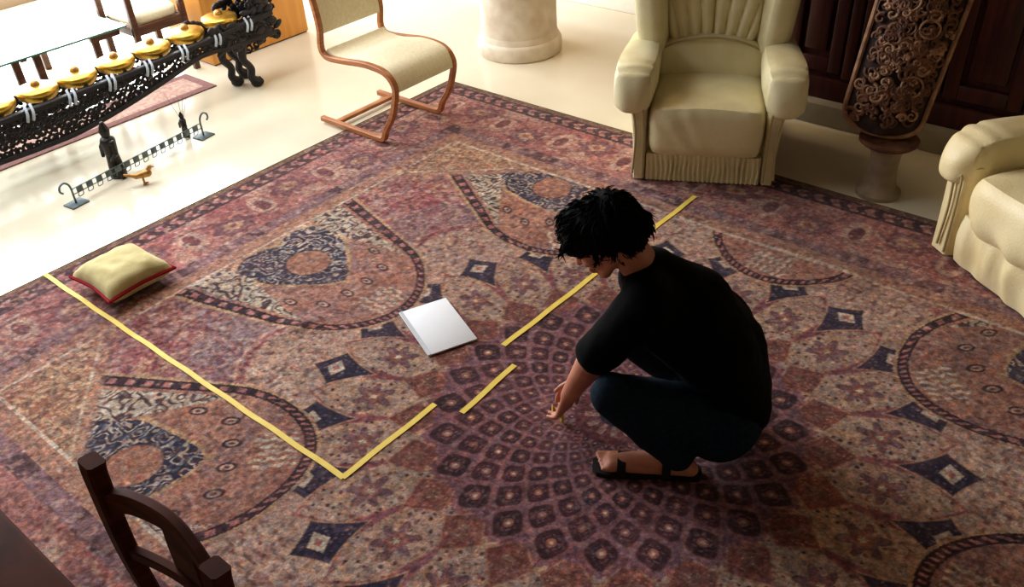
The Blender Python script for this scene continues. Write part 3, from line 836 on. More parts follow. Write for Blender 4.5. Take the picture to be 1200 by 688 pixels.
# scatter cushion on the sofa
p0 = at(1198, 205, 0.52)
sc = thing('throw_cushion', 'small grey green cushion on the sofa seat at the right picture edge', 'cushion', (p0.x + 0.07, p0.y + 0.05, 0.485))
b, edge = cush(0.34, 0.30, 0.12, 18, 4)
for v in b.verts: v.co = Matrix.Rotation(R(68), 4, 'Y') @ v.co + Vector((0, 0, 0.13))
sc.rotation_euler = (0, 0, so.rotation_euler.z + R(35))
obj('cover', b, M['greycushion'], sc)

# ------------------------------------------------------------------ carved panel on pedestal
pp = at(1018, 243)
pd = thing('pedestal', 'small worn stone pedestal with flared foot under the carved panel', 'pedestal', (pp.x - .02, pp.y + 0.16, 0))
b = bmesh.new(); lathe(b, [(0.105, 0), (0.105, 0.02), (0.085, 0.035), (0.072, 0.07), (0.066, 0.15), (0.07, 0.22), (0.085, 0.25), (0.09, 0.262)], 28); obj('stem', b, M['pedestal'], pd)
b = bmesh.new(); lathe(b, [(0.09, 0.262), (0.12, 0.268), (0.135, 0.280), (0.135, 0.292), (0.125, 0.296), (0.10, 0.290)], 32); obj('tray', b, M['carved'], pd)
# the panel: long gently curved board with rounded foot, leaning back to the right
ptop = CAM + (at(1090, -8, 0) - CAM) * 0.0
def plane_pt(px, py, ref):
    d = M3 @ np.array([px - 600.0, -(py - 344.0), -F_PX]); d = Vector(d)
    n = Vector((CAM.x - ref.x, CAM.y - ref.y, 0)).normalized()
    k = (ref - CAM).dot(n) / d.dot(n)
    return CAM + d * k
ref = Vector((pd.location.x, pd.location.y, 0.3))
p_lo = plane_pt(1020, 190, ref); p_hi = plane_pt(1092, -20, ref)
n_cam = Vector((CAM.x - ref.x, CAM.y - ref.y, 0)).normalized()
p_lo.z = max(p_lo.z, 0.305)
up = (p_hi - p_lo - n_cam * 0.22).normalized()
sidev = up.cross(n_cam).normalized(); 
if sidev.dot(Vector(M3[:, 0])) < 0: sidev = -sidev
nrm = sidev.cross(up).normalized()
if nrm.dot(n_cam) < 0: nrm = -nrm
PL, PWd = 1.30, 0.175
def board(u, v, lift=0.0):
    """u in -1..1 across, v metres along"""
    hw = PWd * ((1 - (1 - min(1.0, max(v, 0.0) / 0.11)) ** 2.4) ** (1 / 2.4)) * (1 + 0.10 * v)
    bow = 0.055 * (1 - u * u)
    return sidev * (u * hw) + up * v + nrm * (bow + lift)
cp = thing('carved_panel', 'tall openwork carved wooden panel with rounded foot leaning on the stone pedestal', 'carving', p_lo)
b = bmesh.new(); rs = []
for i in range(41):
    v = PL * (i / 40) ** 1.3 + 0.002
    rs.append([board(-1 + 2 * j / 12, v, 0.0) for j in range(13)] + [board(1 - 2 * j / 12, v, -0.03) for j in range(13)])
rings(b, rs); obj('board', b, M['carveddark'], cp)
b = bmesh.new()
vv = [0.0005, 0.003, 0.008, 0.016, 0.03, 0.05, 0.08, 0.11] + [0.11 + (PL - 0.11) * k / 16 for k in range(1, 17)]
rim = [board(-1, v, .008) for v in reversed(vv)] + [board(1, v, .008) for v in vv]
tube(b, rim, 0.012, 7, 2, side=nrm); obj('rim', b, M['carvedlight'], cp)
rnd = random.Random(5)
def scroll(b, u0, v0, r0, a0, turns, sgn, th):
    pts = []
    n = int(10 * turns) + 4
    for k in range(n):
        f = k / (n - 1); rr_ = r0 * (1 - 0.8 * f); a = a0 + sgn * turns * 2 * PI * f
        pts.append(board(max(-.95, min(.95, u0 + rr_ * math.cos(a) / PWd)), max(0.02, v0 + rr_ * math.sin(a)), 0.012))
    sweep(b, pts, circ(th, 5), nrm, scale=lambda t: 1.25 - 0.6 * t)
bA, bB = bmesh.new(), bmesh.new()
for i in range(430):
    v0 = 0.05 + rnd.random() * (PL - 0.1); u0 = rnd.uniform(-0.82, 0.82)
    scroll(bA if rnd.random() < 0.72 else bB, u0, v0, rnd.uniform(0.012, 0.034), rnd.random() * 6.28, rnd.uniform(0.7, 1.4), rnd.choice((-1, 1)), rnd.uniform(0.005, 0.009))
o1 = obj('scrollwork', bA, M['carved'], cp); o2 = obj('worn_scrollwork', bB, M['carvedlight'], cp)
o1['kind'] = 'stuff'; o2['kind'] = 'stuff'
def boss(name, u0, v0, ru, rv, m, h=0.016):
    b = bmesh.new(); rs = []
    for k in range(6):
        f = 1 - k / 6
        rs.append([board(u0 + ru * f * math.cos(a) / PWd, v0 + rv * f * math.sin(a) * (1 + .15 * math.sin(3 * a)), 0.002 + h * math.sqrt(1 - f * f * .99)) for a in [2 * PI * j / 16 for j in range(16)]])
    rings(b, rs); obj(name, b, m, cp)
boss('carved_beast', 0.18, 0.20, 0.045, 0.026, M['carvedlight']); boss('carved_leaf', 0.25, 0.42, 0.06, 0.03, M['carved'])
boss('carved_leaf', -0.3, 0.36, 0.05, 0.045, M['carved']); boss('carved_leaf', 0.3, 0.66, 0.06, 0.04, M['carved']); boss('carved_leaf', -0.2, 0.85, 0.06, 0.05, M['carved'])
for (u0, v0, r0) in ((0.42, 0.245, 0.045), (0.35, 0.50, 0.04), (-0.3, 0.60, 0.045)):
    b = bmesh.new()
    pts = [board(max(-.95, min(.95, u0 + r0 * math.cos(a) / PWd)), max(0.02, v0 + r0 * math.sin(a)), 0.014) for a in [2 * PI * k / 20 for k in range(20)]]
    sweep(b, pts, circ(0.006, 5), nrm, True)
    obj('roundel', b, M['carvedlight'], cp)

# ------------------------------------------------------------------ gong rack
GX = -3.71
rk = thing('gong_rack', 'black carved openwork wooden rack holding a row of brass gongs', 'rack', (GX, 0.3, 0))
def ztop(y): return 0.375 + 0.012 * y + 0.05 * max(0, (y - 0.3)) ** 1.5
def zbot(y):
    if y < 0.95: return 0.165 + 0.17 * max(0, min(1, (y + 0.1) / 0.9)) ** 1.4 + 0.03 * max(0, -y - .3) 
    return 0.32
def loc(x, y, z): return Vector((x - GX, y - 0.3, z))
YA, YB = -0.85, 1.38
for s in (1, -1):
    xx = GX + s * 0.125
    b = bmesh.new(); sweep(b, [loc(xx, YA + (YB - YA) * k / 40, ztop(YA + (YB - YA) * k / 40)) for k in range(41)], rect(0.03, 0.035, .3), (0, 0, 1)); obj('top_rail', b, M['blackwood'], rk)
    b = bmesh.new(); sweep(b, [loc(xx, YA + (YB - YA) * k / 40, zbot(YA + (YB - YA) * k / 40)) for k in range(41)], rect(0.028, 0.03, .3), (0, 0, 1)); obj('bottom_rail', b, M['blackwood'], rk)
    b = bmesh.new()
    rnd = random.Random(11 + s)
    y = YA + 0.02
    while y < YB - 0.02:
        z0, z1 = zbot(y), ztop(y); rows = max(1, int((z1 - z0) / 0.045))
        for k in range(rows):
            zc = z0 + (z1 - z0) * (k + 0.5) / rows + rnd.uniform(-.006, .006); r0 = rnd.uniform(0.019, 0.027)
            a0 = rnd.random() * 6.28; sg = rnd.choice((-1, 1)); pts = []
            for q in range(13):
                f = q / 12; rr_ = r0 * (1 - 0.7 * f); a = a0 + sg * 1.35 * 2 * PI * f
                pts.append(loc(xx, y + rr_ * math.cos(a), zc + rr_ * math.sin(a)))
            sweep(b, pts, circ(0.0088, 5), (1, 0, 0))
        y += 0.036
    o = obj('openwork_scrolls', b, M['blackwood'], rk); o['kind'] = 'stuff'
    # solid carved pieces near the dragon end
    b = bmesh.new()
    for k in range(44):
        yy = rnd.uniform(0.9, 1.42); zz = rnd.uniform(0.30, 0.46 + max(0, yy - 1.1) * .9)
        t = puff((0.03, rnd.uniform(.05, .09), rnd.uniform(.03, .06)), 2, 4); merge(b, t, Matrix.Translation(loc(xx, yy, zz)) @ Matrix.Rotation(rnd.uniform(-1, 1), 4, 'X'))
    obj('carved_foliage', b, M['blackwood'], rk)
for yy in np.arange(YA, 1.3, 0.24):
    b = bmesh.new(); box(b, loc(GX, yy, ztop(yy) - 0.005), (0.25, 0.022, 0.02)); obj('cross_slat', b, M['blackwood'], rk, smooth=False)
# upswept dragon head end
b = bmesh.new(); rnd = random.Random(21)
tube(b, [loc(GX, 1.26, 0.28), loc(GX, 1.36, 0.40), loc(GX, 1.38, 0.54), loc(GX, 1.33, 0.68), loc(GX, 1.38, 0.80), loc(GX, 1.50, 0.86), loc(GX, 1.60, 0.82)], 0.062, 12, 6, scale=lambda t: 1.15 - 0.3 * t)
obj('dragon_neck', b, M['blackwood'], rk)
b = bmesh.new()
merge(b, puff((0.13, 0.20, 0.12), 2.4, 8), Matrix.Translation(loc(GX, 1.56, 0.86)))
merge(b, puff((0.09, 0.16, 0.05), 2.4, 8), Matrix.Translation(loc(GX, 1.66, 0.88)) @ Matrix.Rotation(R(15), 4, 'X'))
merge(b, puff((0.08, 0.14, 0.035), 2.4, 8), Matrix.Translation(loc(GX, 1.65, 0.80)) @ Matrix.Rotation(R(-20), 4, 'X'))
for s in (-1, 1): tube(b, [loc(GX + s * .04, 1.50, .91), loc(GX + s * .06, 1.44, .98), loc(GX + s * .05, 1.40, 1.06)], 0.014, 6, 4, scale=lambda t: 1.2 - t)
obj('dragon_head', b, M['blackwood'], rk)
b = bmesh.new()
for k in range(190):
    f = rnd.random(); base_p = [loc(GX, 1.30 + .08 * math.sin(f * 5), 0.25 + 0.6 * f)][0]
    off = Vector((rnd.uniform(-.12, .12), rnd.uniform(-.15, .11), rnd.uniform(-.03, .03))); r0 = rnd.uniform(.018, .034); a0 = rnd.random() * 6.28
    pts = [base_p + off + Vector((0, r0 * (1 - .7 * q / 11) * math.cos(a0 + q * .75), r0 * (1 - .7 * q / 11) * math.sin(a0 + q * .75))) for q in range(12)]
    sweep(b, pts, circ(0.008, 5), (1, 0, 0))
o = obj('neck_scrolls', b, M['blackwood'], rk); o['kind'] = 'stuff'
for (fx, fy) in ((-3.76, 1.13), (-3.64, 1.20), (-3.83, 1.24), (-3.60, -0.74), (-3.82, -0.74)):
    b = bmesh.new()
    tube(b, [loc(fx, fy - .03, 0.36), loc(fx, fy - .05, 0.28), loc(fx, fy - .065, 0.20), loc(fx, fy - .02, 0.13), loc(fx, fy - .03, 0.07), loc(fx, fy + .0, 0.035), loc(fx, fy + .02, 0.024)], 0.03, 8, 5, scale=lambda t: 1.25 - 0.55 * math.sin(t * 3.0) * .8)
    merge(b, puff((0.07, 0.085, 0.05), 2.5, 6), Matrix.Translation(loc(fx, fy + .005, 0.025)))
    obj('leg', b, M['blackwood'], rk)
# white lashings between the gongs
for k in range(8):
    y = -0.49 + 0.24 * k
    for d in (-0.016, 0.016):
        b = bmesh.new()
        tube(b, [loc(GX + .145, y + d - .01, ztop(y) - .045), loc(GX + .152, y + d, ztop(y)), loc(GX + .11, y + d + .012, ztop(y) + .03)], 0.0075, 6, 3)
        obj('lashing', b, M['cord'], rk)

# gongs
gy = [-0.36, -0.12, 0.11, 0.35, 0.59, 0.83, 1.08]
ords = ['cut by the left picture edge', 'second from the left picture edge', 'third from the left, above the iron stand', 'in the middle of the row of seven',
        'third from the dragon end', 'next to the last gong at the dragon end', 'closest to the dragon end']
g0 = None
for i, y in enumerate(gy):
    lab = 'brass bossed gong on the black rack, ' + ords[i]
    if g0 is None:
        g = thing('gong', lab, 'gong', (GX, y, ztop(y) + 0.004), 0, 'brass gongs in a row on the carved rack')
        b = bmesh.new(); lathe(b, [(0.086, 0.0), (0.100, 0.010), (0.110, 0.034), (0.112, 0.046), (0.107, 0.056), (0.096, 0.062), (0.060, 0.068), (0.030, 0.072)], 36); obj('bowl', b, M['brass'], g)
        b = bmesh.new(); lathe(b, [(0.026, 0.068), (0.026, 0.078), (0.021, 0.090), (0.012, 0.097), (0.002, 0.098)], 20); obj('boss', b, M['gold'], g)
        g0 = g
    else:
        g = g0.copy(); COL.objects.link(g); g.location = (GX, y, ztop(y) + 0.004); g['label'] = lab
        for chd in g0.children:
            c = chd.copy(); COL.objects.link(c); c.parent = g

# runner rug under the rack
rn = thing('runner_rug', 'faded pink grey runner rug on the marble beneath the gong rack', 'rug', (-4.05, -0.5, 0))
b = bmesh.new(); box(b, (0, 0, 0.004), (0.24, 2.96, 0.008)); obj('pile', b, M['runner'], rn, smooth=False)
b = bmesh.new()
for s in (-1, 1):
    box(b, (s * 0.15, 0, 0.004), (0.06, 3.08, 0.0082)); box(b, (0, s * 1.51, 0.004), (0.24, 0.06, 0.0082))
obj('border', b, M['runner_edge'], rn, smooth=False)

# ------------------------------------------------------------------ glass table, stool, cabinet behind the rack
gt = thing('glass_table', 'low glass topped table with dark wooden legs by the window', 'table', (-4.76, 0.0, 0))
b = bmesh.new(); box(b, (0, 0, 0.414), (0.96, 1.50, 0.010), bevel=0.002); obj('glass_top', b, M['glass'], gt)
b = bmesh.new()
for s in (-1, 1):
    box(b, (s * 0.482, 0, 0.414), (0.006, 1.512, 0.012)); box(b, (0, s * 0.753, 0.414), (0.96, 0.006, 0.012))
obj('glass_edge', b, M['glass_edge'], gt, smooth=False)
for (lx, ly) in ((0.43, 0.04), (0.43, 0.17), (0.43, 0.55), (-0.43, 0.04), (-0.43, 0.17), (-0.43, 0.55)):
    b = bmesh.new(); box(b, (lx, ly, 0.20), (0.035, 0.045, 0.40), bevel=0.006); obj('leg', b, M['brownwood'], gt)
for lx in (0.43, -0.43):
    b = bmesh.new(); box(b, (lx, 0.62, 0.385), (0.04, 0.20, 0.045), bevel=0.006); obj('rail', b, M['brownwood'], gt)
    b = bmesh.new(); box(b, (lx, -0.60, 0.20), (0.035, 0.05, 0.40), bevel=0.006); obj('leg', b, M['brownwood'], gt)
b = bmesh.new(); box(b, (0, 0.10, 0.39), (0.84, 0.04, 0.03)); obj('stretcher', b, M['brownwood'], gt, smooth=False)

stl = thing('upholstered_stool', 'brown wooden stool with cream padded seat between glass table and honey cabinet', 'stool', (-4.47, 0.98, 0))
b = bmesh.new(); merge(b, puff((0.40, 0.34, 0.09), (6, 6, 3), 12), Matrix.Translation((0, 0, 0.42))); obj('seat', b, M['canvas'], stl)
b = bmesh.new(); 
for s in (-1, 1):
    box(b, (s * 0.20, 0, 0.36), (0.03, 0.40, 0.06), bevel=0.004); box(b, (0, s * 0.18, 0.36), (0.40, 0.03, 0.06), bevel=0.004)
obj('apron', b, M['brownwood'], stl)
for sx in (-1, 1):
    for sy in (-1, 1):
        b = bmesh.new(); box(b, (sx * 0.20, sy * 0.18, 0.24 if sy > 0 else 0.36), (0.04, 0.04, 0.48 if sy > 0 else 0.72), bevel=0.005); obj('leg', b, M['brownwood'], stl)

cb = thing('honey_cabinet', 'honey coloured wooden cabinet standing behind the dragon end of the rack', 'cabinet', (-4.42, 1.665, 0))
b = bmesh.new(); box(b, (0, 0, 0.46), (0.48, 0.84, 0.90), bevel=0.006); obj('body', b, M['orangewood'], cb)
b = bmesh.new(); box(b, (0, 0, 0.925), (0.53, 0.89, 0.03), bevel=0.008); obj('top', b, M['orangewood'], cb)
b = bmesh.new(); box(b, (0, 0, 0.008), (0.46, 0.82, 0.016)); obj('kickboard', b, M['brownwood'], cb, smooth=False)

# ------------------------------------------------------------------ iron ornament stand with figures
MA = at(90, 239); MB_ = at(239, 160)
md = (MB_ - MA); ML = md.length
it = thing('iron_stand', 'low grey iron ornament stand with hooked ends and a chain of square links', 'stand', MA, math.atan2(md.y, md.x))
for xx, sg in ((0.0, -1), (ML, 1)):
    b = bmesh.new(); box(b, (xx, 0, 0.004), (0.10, 0.085, 0.008), bevel=0.002); obj('foot_plate', b, M['iron'], it)
    b = bmesh.new(); tube(b, [(xx, 0, 0.006), (xx, 0, 0.05), (xx, 0, 0.09), (xx + sg * .008, 0, 0.118), (xx + sg * .03, 0, 0.135), (xx + sg * .055, 0, 0.125), (xx + sg * .062, 0, 0.100), (xx + sg * .048, 0, 0.085)], 0.0055, 7, 5)
    obj('hook', b, M['iron'], it)
b = bmesh.new()
for zz in (0.085, 0.055): tube(b, [(0.0, 0, zz), (ML * .5, 0, zz), (ML, 0, zz)], 0.003, 6, 0)
obj('rod', b, M['iron'], it)
nl = 14
for k in range(nl):
    xx = 0.045 + (ML - 0.09) * k / (nl - 1)
    b = bmesh.new(); box(b, (xx, 0, 0.07), (0.036, 0.008, 0.036), bevel=0.002)
    tube(b, [(xx - .014, 0, .05), (xx - .014, 0.006, .03), (xx, .01, .025), (xx + .014, 0.006, .03), (xx + .014, 0, .05)], 0.0025, 5, 2)
    obj('square_link', b, M['iron'], it)

def figurine(name, label, base, h, m, arms=1):
    t = thing(name, label, 'figurine', base)
    b = bmesh.new(); s = h / 0.30
    capsule(b, (0, 0, .02 * s), (0, 0, .13 * s), .030 * s, .022 * s, 10); capsule(b, (0, 0, .13 * s), (0, 0, .19 * s), .024 * s, .028 * s, 10)
    capsule(b, (-.025 * s, 0, .19 * s), (.025 * s, 0, .19 * s), .014 * s, .014 * s, 8)
    capsule(b, (0, 0, .20 * s), (0, 0, .245 * s), .012 * s, .020 * s, 10); capsule(b, (0, 0, .26 * s), (0, 0, .285 * s), .017 * s, .008 * s, 8)
    for q in (-1, 1):
        capsule(b, (q * .028 * s, 0, .19 * s), (q * .052 * s, -.008 * s, .145 * s), .010 * s, .008 * s, 8)
        capsule(b, (q * .052 * s, -.008 * s, .145 * s), (q * .030 * s, -.02 * s, .11 * s), .008 * s, .007 * s, 8)
        capsule(b, (q * .022 * s, 0, .06 * s), (q * .034 * s, 0, .01 * s), .016 * s, .012 * s, 8)
    for v in b.verts: v.co.x *= 1.35; v.co.y *= 1.35
    obj('body', b, m, t)
    b = bmesh.new(); lathe(b, [(.040 * s, 0), (.042 * s, .008 * s), (.030 * s, .016 * s), (.012 * s, .02 * s)], 16); obj('base', b, m, t)
    return t
fp = at(140, 206, 0.0); figurine('bronze_figurine', 'tall dark bronze standing figure behind the iron chain stand', (fp.x, fp.y, 0.0), 0.33, M['darkbronze'])
fp2 = at(219, 160, 0.0); fg = figurine('bronze_figurine', 'small dark bronze figure with thin wires at the far end of the iron stand', (fp2.x, fp2.y, 0.0), 0.16, M['darkbronze'])
b = bmesh.new()
for dx, dy in ((-.05, -.03), (-.02, .02), (.02, .03), (.06, .03)): tube(b, [(0, 0, .08), (dx * .5, dy * .5, .17), (dx, dy, .25)], 0.0012, 4, 2)
obj('wire', b, M['iron'], fg)
gp = at(170, 216, 0.0)
gb = thing('gilt_bird', 'little gilt bird ornament on the marble in front of the iron stand', 'figurine', gp, R(60))
b = bmesh.new(); capsule(b, (-.03, 0, .055), (.03, 0, .062), .016, .022, 10); capsule(b, (.03, 0, .07), (.05, 0, .095), .012, .011, 8); capsule(b, (-.03, 0, .055), (-.085, 0, .075), .014, .006, 8); capsule(b, (.05, 0, .095), (.07, 0, .09), .006, .002, 6)
obj('body', b, M['gold'], gb)
for q in (-1, 1):
    b = bmesh.new(); capsule(b, (0, q * .010, .045), (0, q * .012, .006), .006, .004, 6); capsule(b, (-.005, q * .012, .004), (.018, q * .012, .004), .004, .003, 6); obj('leg', b, M['gold'], gb)

# ------------------------------------------------------------------ foreground chair and table (seen from behind)
YC = -1.565
dc = thing('dining_chair', 'dark stained wooden chair back in the near left corner of the picture', 'chair', (0.0, YC, 0.0125))
for s in (-1, 1):
    b = bmesh.new()
    P = smooth_path([(s * 0.185, -0.04, 0.0), (s * 0.190, 0.0, 0.25), (s * 0.195, 0.01, 0.46), (s * 0.20, 0.0, 0.70), (s * 0.205, 0.005, 0.90), (s * 0.205, 0.01, 0.955)], 6)
    sweep(b, P, rect(0.034, 0.042, .3), (0, 1, 0), scale=lambda t: 0.85 + 0.3 * t)
    obj('back_post', b, M['oldwood'], dc)
    b = bmesh.new(); sweep(b, [(s * 0.18, -0.40, 0.0), (s * 0.185, -0.40, 0.43)], rect(0.036, 0.036, .3), (0, 1, 0)); obj('leg', b, M['oldwood'], dc)
b = bmesh.new(); P = smooth_path([(-0.20, 0.0, 0.845), (-0.13, 0.025, 0.87), (0, 0.04, 0.885), (0.13, 0.025, 0.87), (0.20, 0.0, 0.845)], 6)
sweep(b, P, rect(0.055, 0.022, .3), (0, 0, 1)); obj('top_rail', b, M['oldwood'], dc)
b = bmesh.new(); P = smooth_path([(-0.20, 0.0, 0.70), (0, 0.03, 0.715), (0.20, 0.0, 0.70)], 6); sweep(b, P, rect(0.03, 0.02, .3), (0, 0, 1)); obj('middle_rail', b, M['oldwood'], dc)
b = bmesh.new(); sweep(b, smooth_path([(0, .035, .71), (0, .036, .80), (0, .04, .87)], 4), rect(0.10, 0.012, .3), (1, 0, 0)); obj('splat', b, M['oldwood'], dc)
b = bmesh.new(); P = [(-0.19, 0.01, 0.47), (0.19, 0.01, 0.47)]; sweep(b, P, rect(0.05, 0.02, .3), (0, 0, 1)); obj('lower_rail', b, M['oldwood'], dc)
b = bmesh.new(); box(b, (0, -0.20, 0.445), (0.42, 0.42, 0.03), bevel=0.01); obj('seat', b, M['oldwood'], dc)
dt = thing('dining_table', 'dark wooden table edge filling the lower left picture corner', 'table', (-0.30, -2.09, 0.0125))
b = bmesh.new(); box(b, (0, 0, 0.735), (1.8, 0.80, 0.035), bevel=0.01); obj('tabletop', b, M['oldwood'], dt)
b = bmesh.new(); box(b, (0, 0.36, 0.685), (1.66, 0.025, 0.07)); box(b, (0, -0.36, 0.685), (1.66, 0.025, 0.07)); obj('apron', b, M['oldwood'], dt, smooth=False)
for sx in (-1, 1):
    for sy in (-1, 1):
        b = bmesh.new(); sweep(b, [(sx * .85, sy * .36, 0.0), (sx * .85, sy * .36, 0.72)], rect(.05, .05, .3), (0, 1, 0)); obj('leg', b, M['oldwood'], dt)

# ------------------------------------------------------------------ crouching man
FL = 0.013
def Q(x, y, z): return Y0(x, y, z) 
pe = thing('person', 'man in black t-shirt and dark jeans crouching on the rug, head bowed to his hands', 'person', Q(0.48, 2.1, 0.0))
PO = pe.location.copy()
def q(x, y, z): return Q(x, y, z) - PO
hipL, hipR = q(.62, 2.04, .20), q(.66, 2.20, .20)
kneeL, kneeR = q(.285, 1.95, .405), q(.385, 2.32, .35)
ankL, ankR = q(.50, 1.985, .095), q(.68, 2.30, .12)
pelC, mid, chest, neckb = q(.645, 2.12, .23), q(.645, 2.15, .39), q(.535, 2.17, .54), q(.42, 2.20, .655)
shL, shR = q(.395, 2.06, .655), q(.495, 2.31, .56)
elL, elR = q(.232, 2.045, .47), q(.345, 2.27, .36)
wrL, wrR = q(.168, 2.155, .225), q(.212, 2.19, .25)
face_az = Vector((-0.93, 0.30)).normalized()
phi = R(36)
fz = lambda v: Vector((v[0], v[1], 0))
fa = (Y0(face_az.x, face_az.y) - Y0(0, 0)); fa.z = 0; fa.normalize()
FACE = (fa * math.cos(phi) + Vector((0, 0, -math.sin(phi)))).normalized()
UPV = (fa * math.sin(phi) + Vector((0, 0, math.cos(phi)))).normalized()
SIDE = FACE.cross(UPV).normalized()
HC = Q(.282, 2.20, .795) - PO
def hd(f, s, u): return HC + FACE * f + SIDE * s + UPV * u

def hand(bm, wrist, d, nrm_, thumb, curl=0.5):
    """palm and five fingers; d = towards finger tips, nrm_ = palm normal, thumb = +-1 side"""
    d = Vector(d).normalized(); nrm_ = Vector(nrm_); nrm_ = (nrm_ - d * nrm_.dot(d)).normalized(); s = d.cross(nrm_) * thumb
    for k in range(4):
        o = (k - 1.5) * 0.019
        capsule(bm, wrist + s * o * 0.5, wrist + d * 0.085 + s * o, 0.017, 0.012, 10)
    tips = []
    for k, L in enumerate((0.070, 0.080, 0.075, 0.058)):
        o = (1.5 - k) * 0.021
        p = wrist + d * 0.088 + s * o; dirk = (d + s * (1.5 - k) * 0.06).normalized()
        for j, (l, r1, r2) in enumerate(((L * .45, .0098, .009), (L * .32, .009, .0083), (L * .27, .0083, .0072))):
            dirk = (dirk * math.cos(curl * (0.6 + .4 * j)) + nrm_ * math.sin(curl * (0.6 + .4 * j))).normalized()
            p2 = p + dirk * l; capsule(bm, p, p2, r1, r2, 10); p = p2
        tips.append(p)
    p = wrist + d * 0.025 + s * 0.03; dk = (d * 0.7 + s * 0.6 + nrm_ * 0.35).normalized()
    capsule(bm, wrist + d * .01 + s * .012, p, .016, .0135, 10); p2 = p + dk * 0.036; capsule(bm, p, p2, .0125, .0105, 10)
    dk = (dk + d * .5 + nrm_ * .4).normalized(); capsule(bm, p2, p2 + dk * 0.028, .0105, .0085, 10)
    return tips

bm = bmesh.new()
# head
capsule(bm, hd(-.035, 0, .030), hd(.020, 0, .028), .082, .078, 20)
capsule(bm, hd(.0, 0, .0), hd(.030, 0, -.02), .072, .060, 20)
for s in (-1, 1): capsule(bm, hd(-.005, s * .046, -.045), hd(.055, s * .014, -.088), .024, .020, 12)
capsule(bm, hd(.045, 0, -.055), hd(.064, 0, -.092), .034, .022, 14)
capsule(bm, hd(.088, 0, .012), hd(.112, 0, -.026), .009, .013, 10)
for s in (-1, 1):
    capsule(bm, hd(.094, s * .010, -.028), hd(.100, s * .010, -.028), .009, .008, 8)
    capsule(bm, hd(.082, s * .018, .030), hd(.070, s * .048, .030), .010, .010, 8)
    capsule(bm, hd(.066, s * .036, -.022), hd(.050, s * .052, -.018), .020, .018, 10)
    for a in range(7):
        t0 = R(-70 + a * 45); t1 = R(-70 + (a + 1) * 45)
        if a < 5: capsule(bm, hd(-.012 - .013 * math.cos(t0), s * .083, -.012 + .026 * math.sin(t0)), hd(-.012 - .013 * math.cos(t1), s * .083, -.012 + .026 * math.sin(t1)), .0055, .0055, 6)
    capsule(bm, hd(-.010, s * .070, -.012), hd(-.010, s * .081, -.012), .017, .012, 8)
capsule(bm, hd(.088, -.020, -.056), hd(.088, .020, -.056), .0065, .0065, 8); capsule(bm, hd(.085, -.018, -.067), hd(.085, .018, -.067), .0075, .0075, 8)
# neck, trunk
capsule(bm, hd(-.045, 0, -.035), neckb, .058, .062, 16)
for a, b_, r1, r2 in ((neckb, chest, .075, .125), (chest, mid, .13, .115), (mid, pelC, .115, .13)): capsule(bm, a, b_, r1, r2, 18)
capsule(bm, neckb, shL, .06, .055, 14); capsule(bm, neckb, shR, .06, .055, 14); capsule(bm, shL, shR, .06, .06, 14)
# arms
for sh, el, wr in ((shL, elL, wrL), (shR, elR, wrR)):
    capsule(bm, sh, el, .048, .041, 14); capsule(bm, el, wr, .046, .029, 14)
dL = (q(.135, 2.21, .03) - wrL); dR = (q(.165, 2.28, .12) - wrR)
tipsL = hand(bm, wrL, dL, q(.1, 2.3, .2) - q(.2, 2.2, .3) + Vector((0, 0, .1)), 1, .55)
tipsR = hand(bm, wrR, dR, q(.1, 2.1, .2) - q(.1, 2.3, .2), 1, .5)
# legs
def foot(bm, ank, toe, lift=0.0):
    a = Vector(ank); t = Vector(toe); d = (t - a); d.z = 0; d.normalize(); s = Vector((-d.y, d.x, 0))
    heel = a - d * .045; heel.z = a.z - .055
    capsule(bm, a, heel, .036, .030, 12)
    ball = t - d * .045
    capsule(bm, a + d * .01 - Vector((0, 0, .015)), ball + s * .0, .036, .026, 12); capsule(bm, heel, ball + s * .02, .028, .022, 12); capsule(bm, heel, ball - s * .02, .028, .020, 12)
    for k in range(5):
        o = (k - 2) * .017; L = (.050, .046, .042, .036, .030)[k]
        p = ball + s * o * 1.0 - Vector((0, 0, .006)); capsule(bm, p, p + d * L, .013 if k == 0 else .010, .0105 if k == 0 else .008, 8)
capsule(bm, hipL, kneeL, .078, .055, 16); capsule(bm, kneeL, ankL, .053, .036, 14)
capsule(bm, hipR, kneeR, .078, .055, 16); capsule(bm, kneeR, ankR, .053, .036, 14)
foot(bm, ankL, q(.255, 2.03, FL + .036)); foot(bm, ankR, q(.52, 2.36, FL + .036))
body = remeshed('body', bm, 0.0062, M['skin'], pe, 3)

# hair
bm = bmesh.new()
capsule(bm, hd(-.050, 0, .050), hd(.030, 0, .062), .092, .080, 20)
capsule(bm, hd(-.075, 0, .0), hd(-.050, 0, -.040), .078, .055, 18)
for s in (-1, 1): capsule(bm, hd(-.030, s * .040, .030), hd(.020, s * .036, .045), .062, .052, 16); capsule(bm, hd(-.03, s * .072, .015), hd(-.035, s * .070, -.018), .022, .014, 10); capsule(bm, hd(.015, s * .070, .030), hd(.015, s * .074, -.008), .016, .008, 8)
for k in range(9): capsule(bm, hd(.050, (k - 4) * .015, .078), hd(.100, (k - 4) * .017, .050 + .006 * ((k * 7) % 3)), .020, .007, 8)
rndh = random.Random(3)
def tousle(co, n): return co + n * (0.005 * nz(co, 28, 3) + 0.003 * nz(co, 60, 5))
hair = remeshed('hair', bm, 0.0042, M['hair'], pe, 2, tousle)
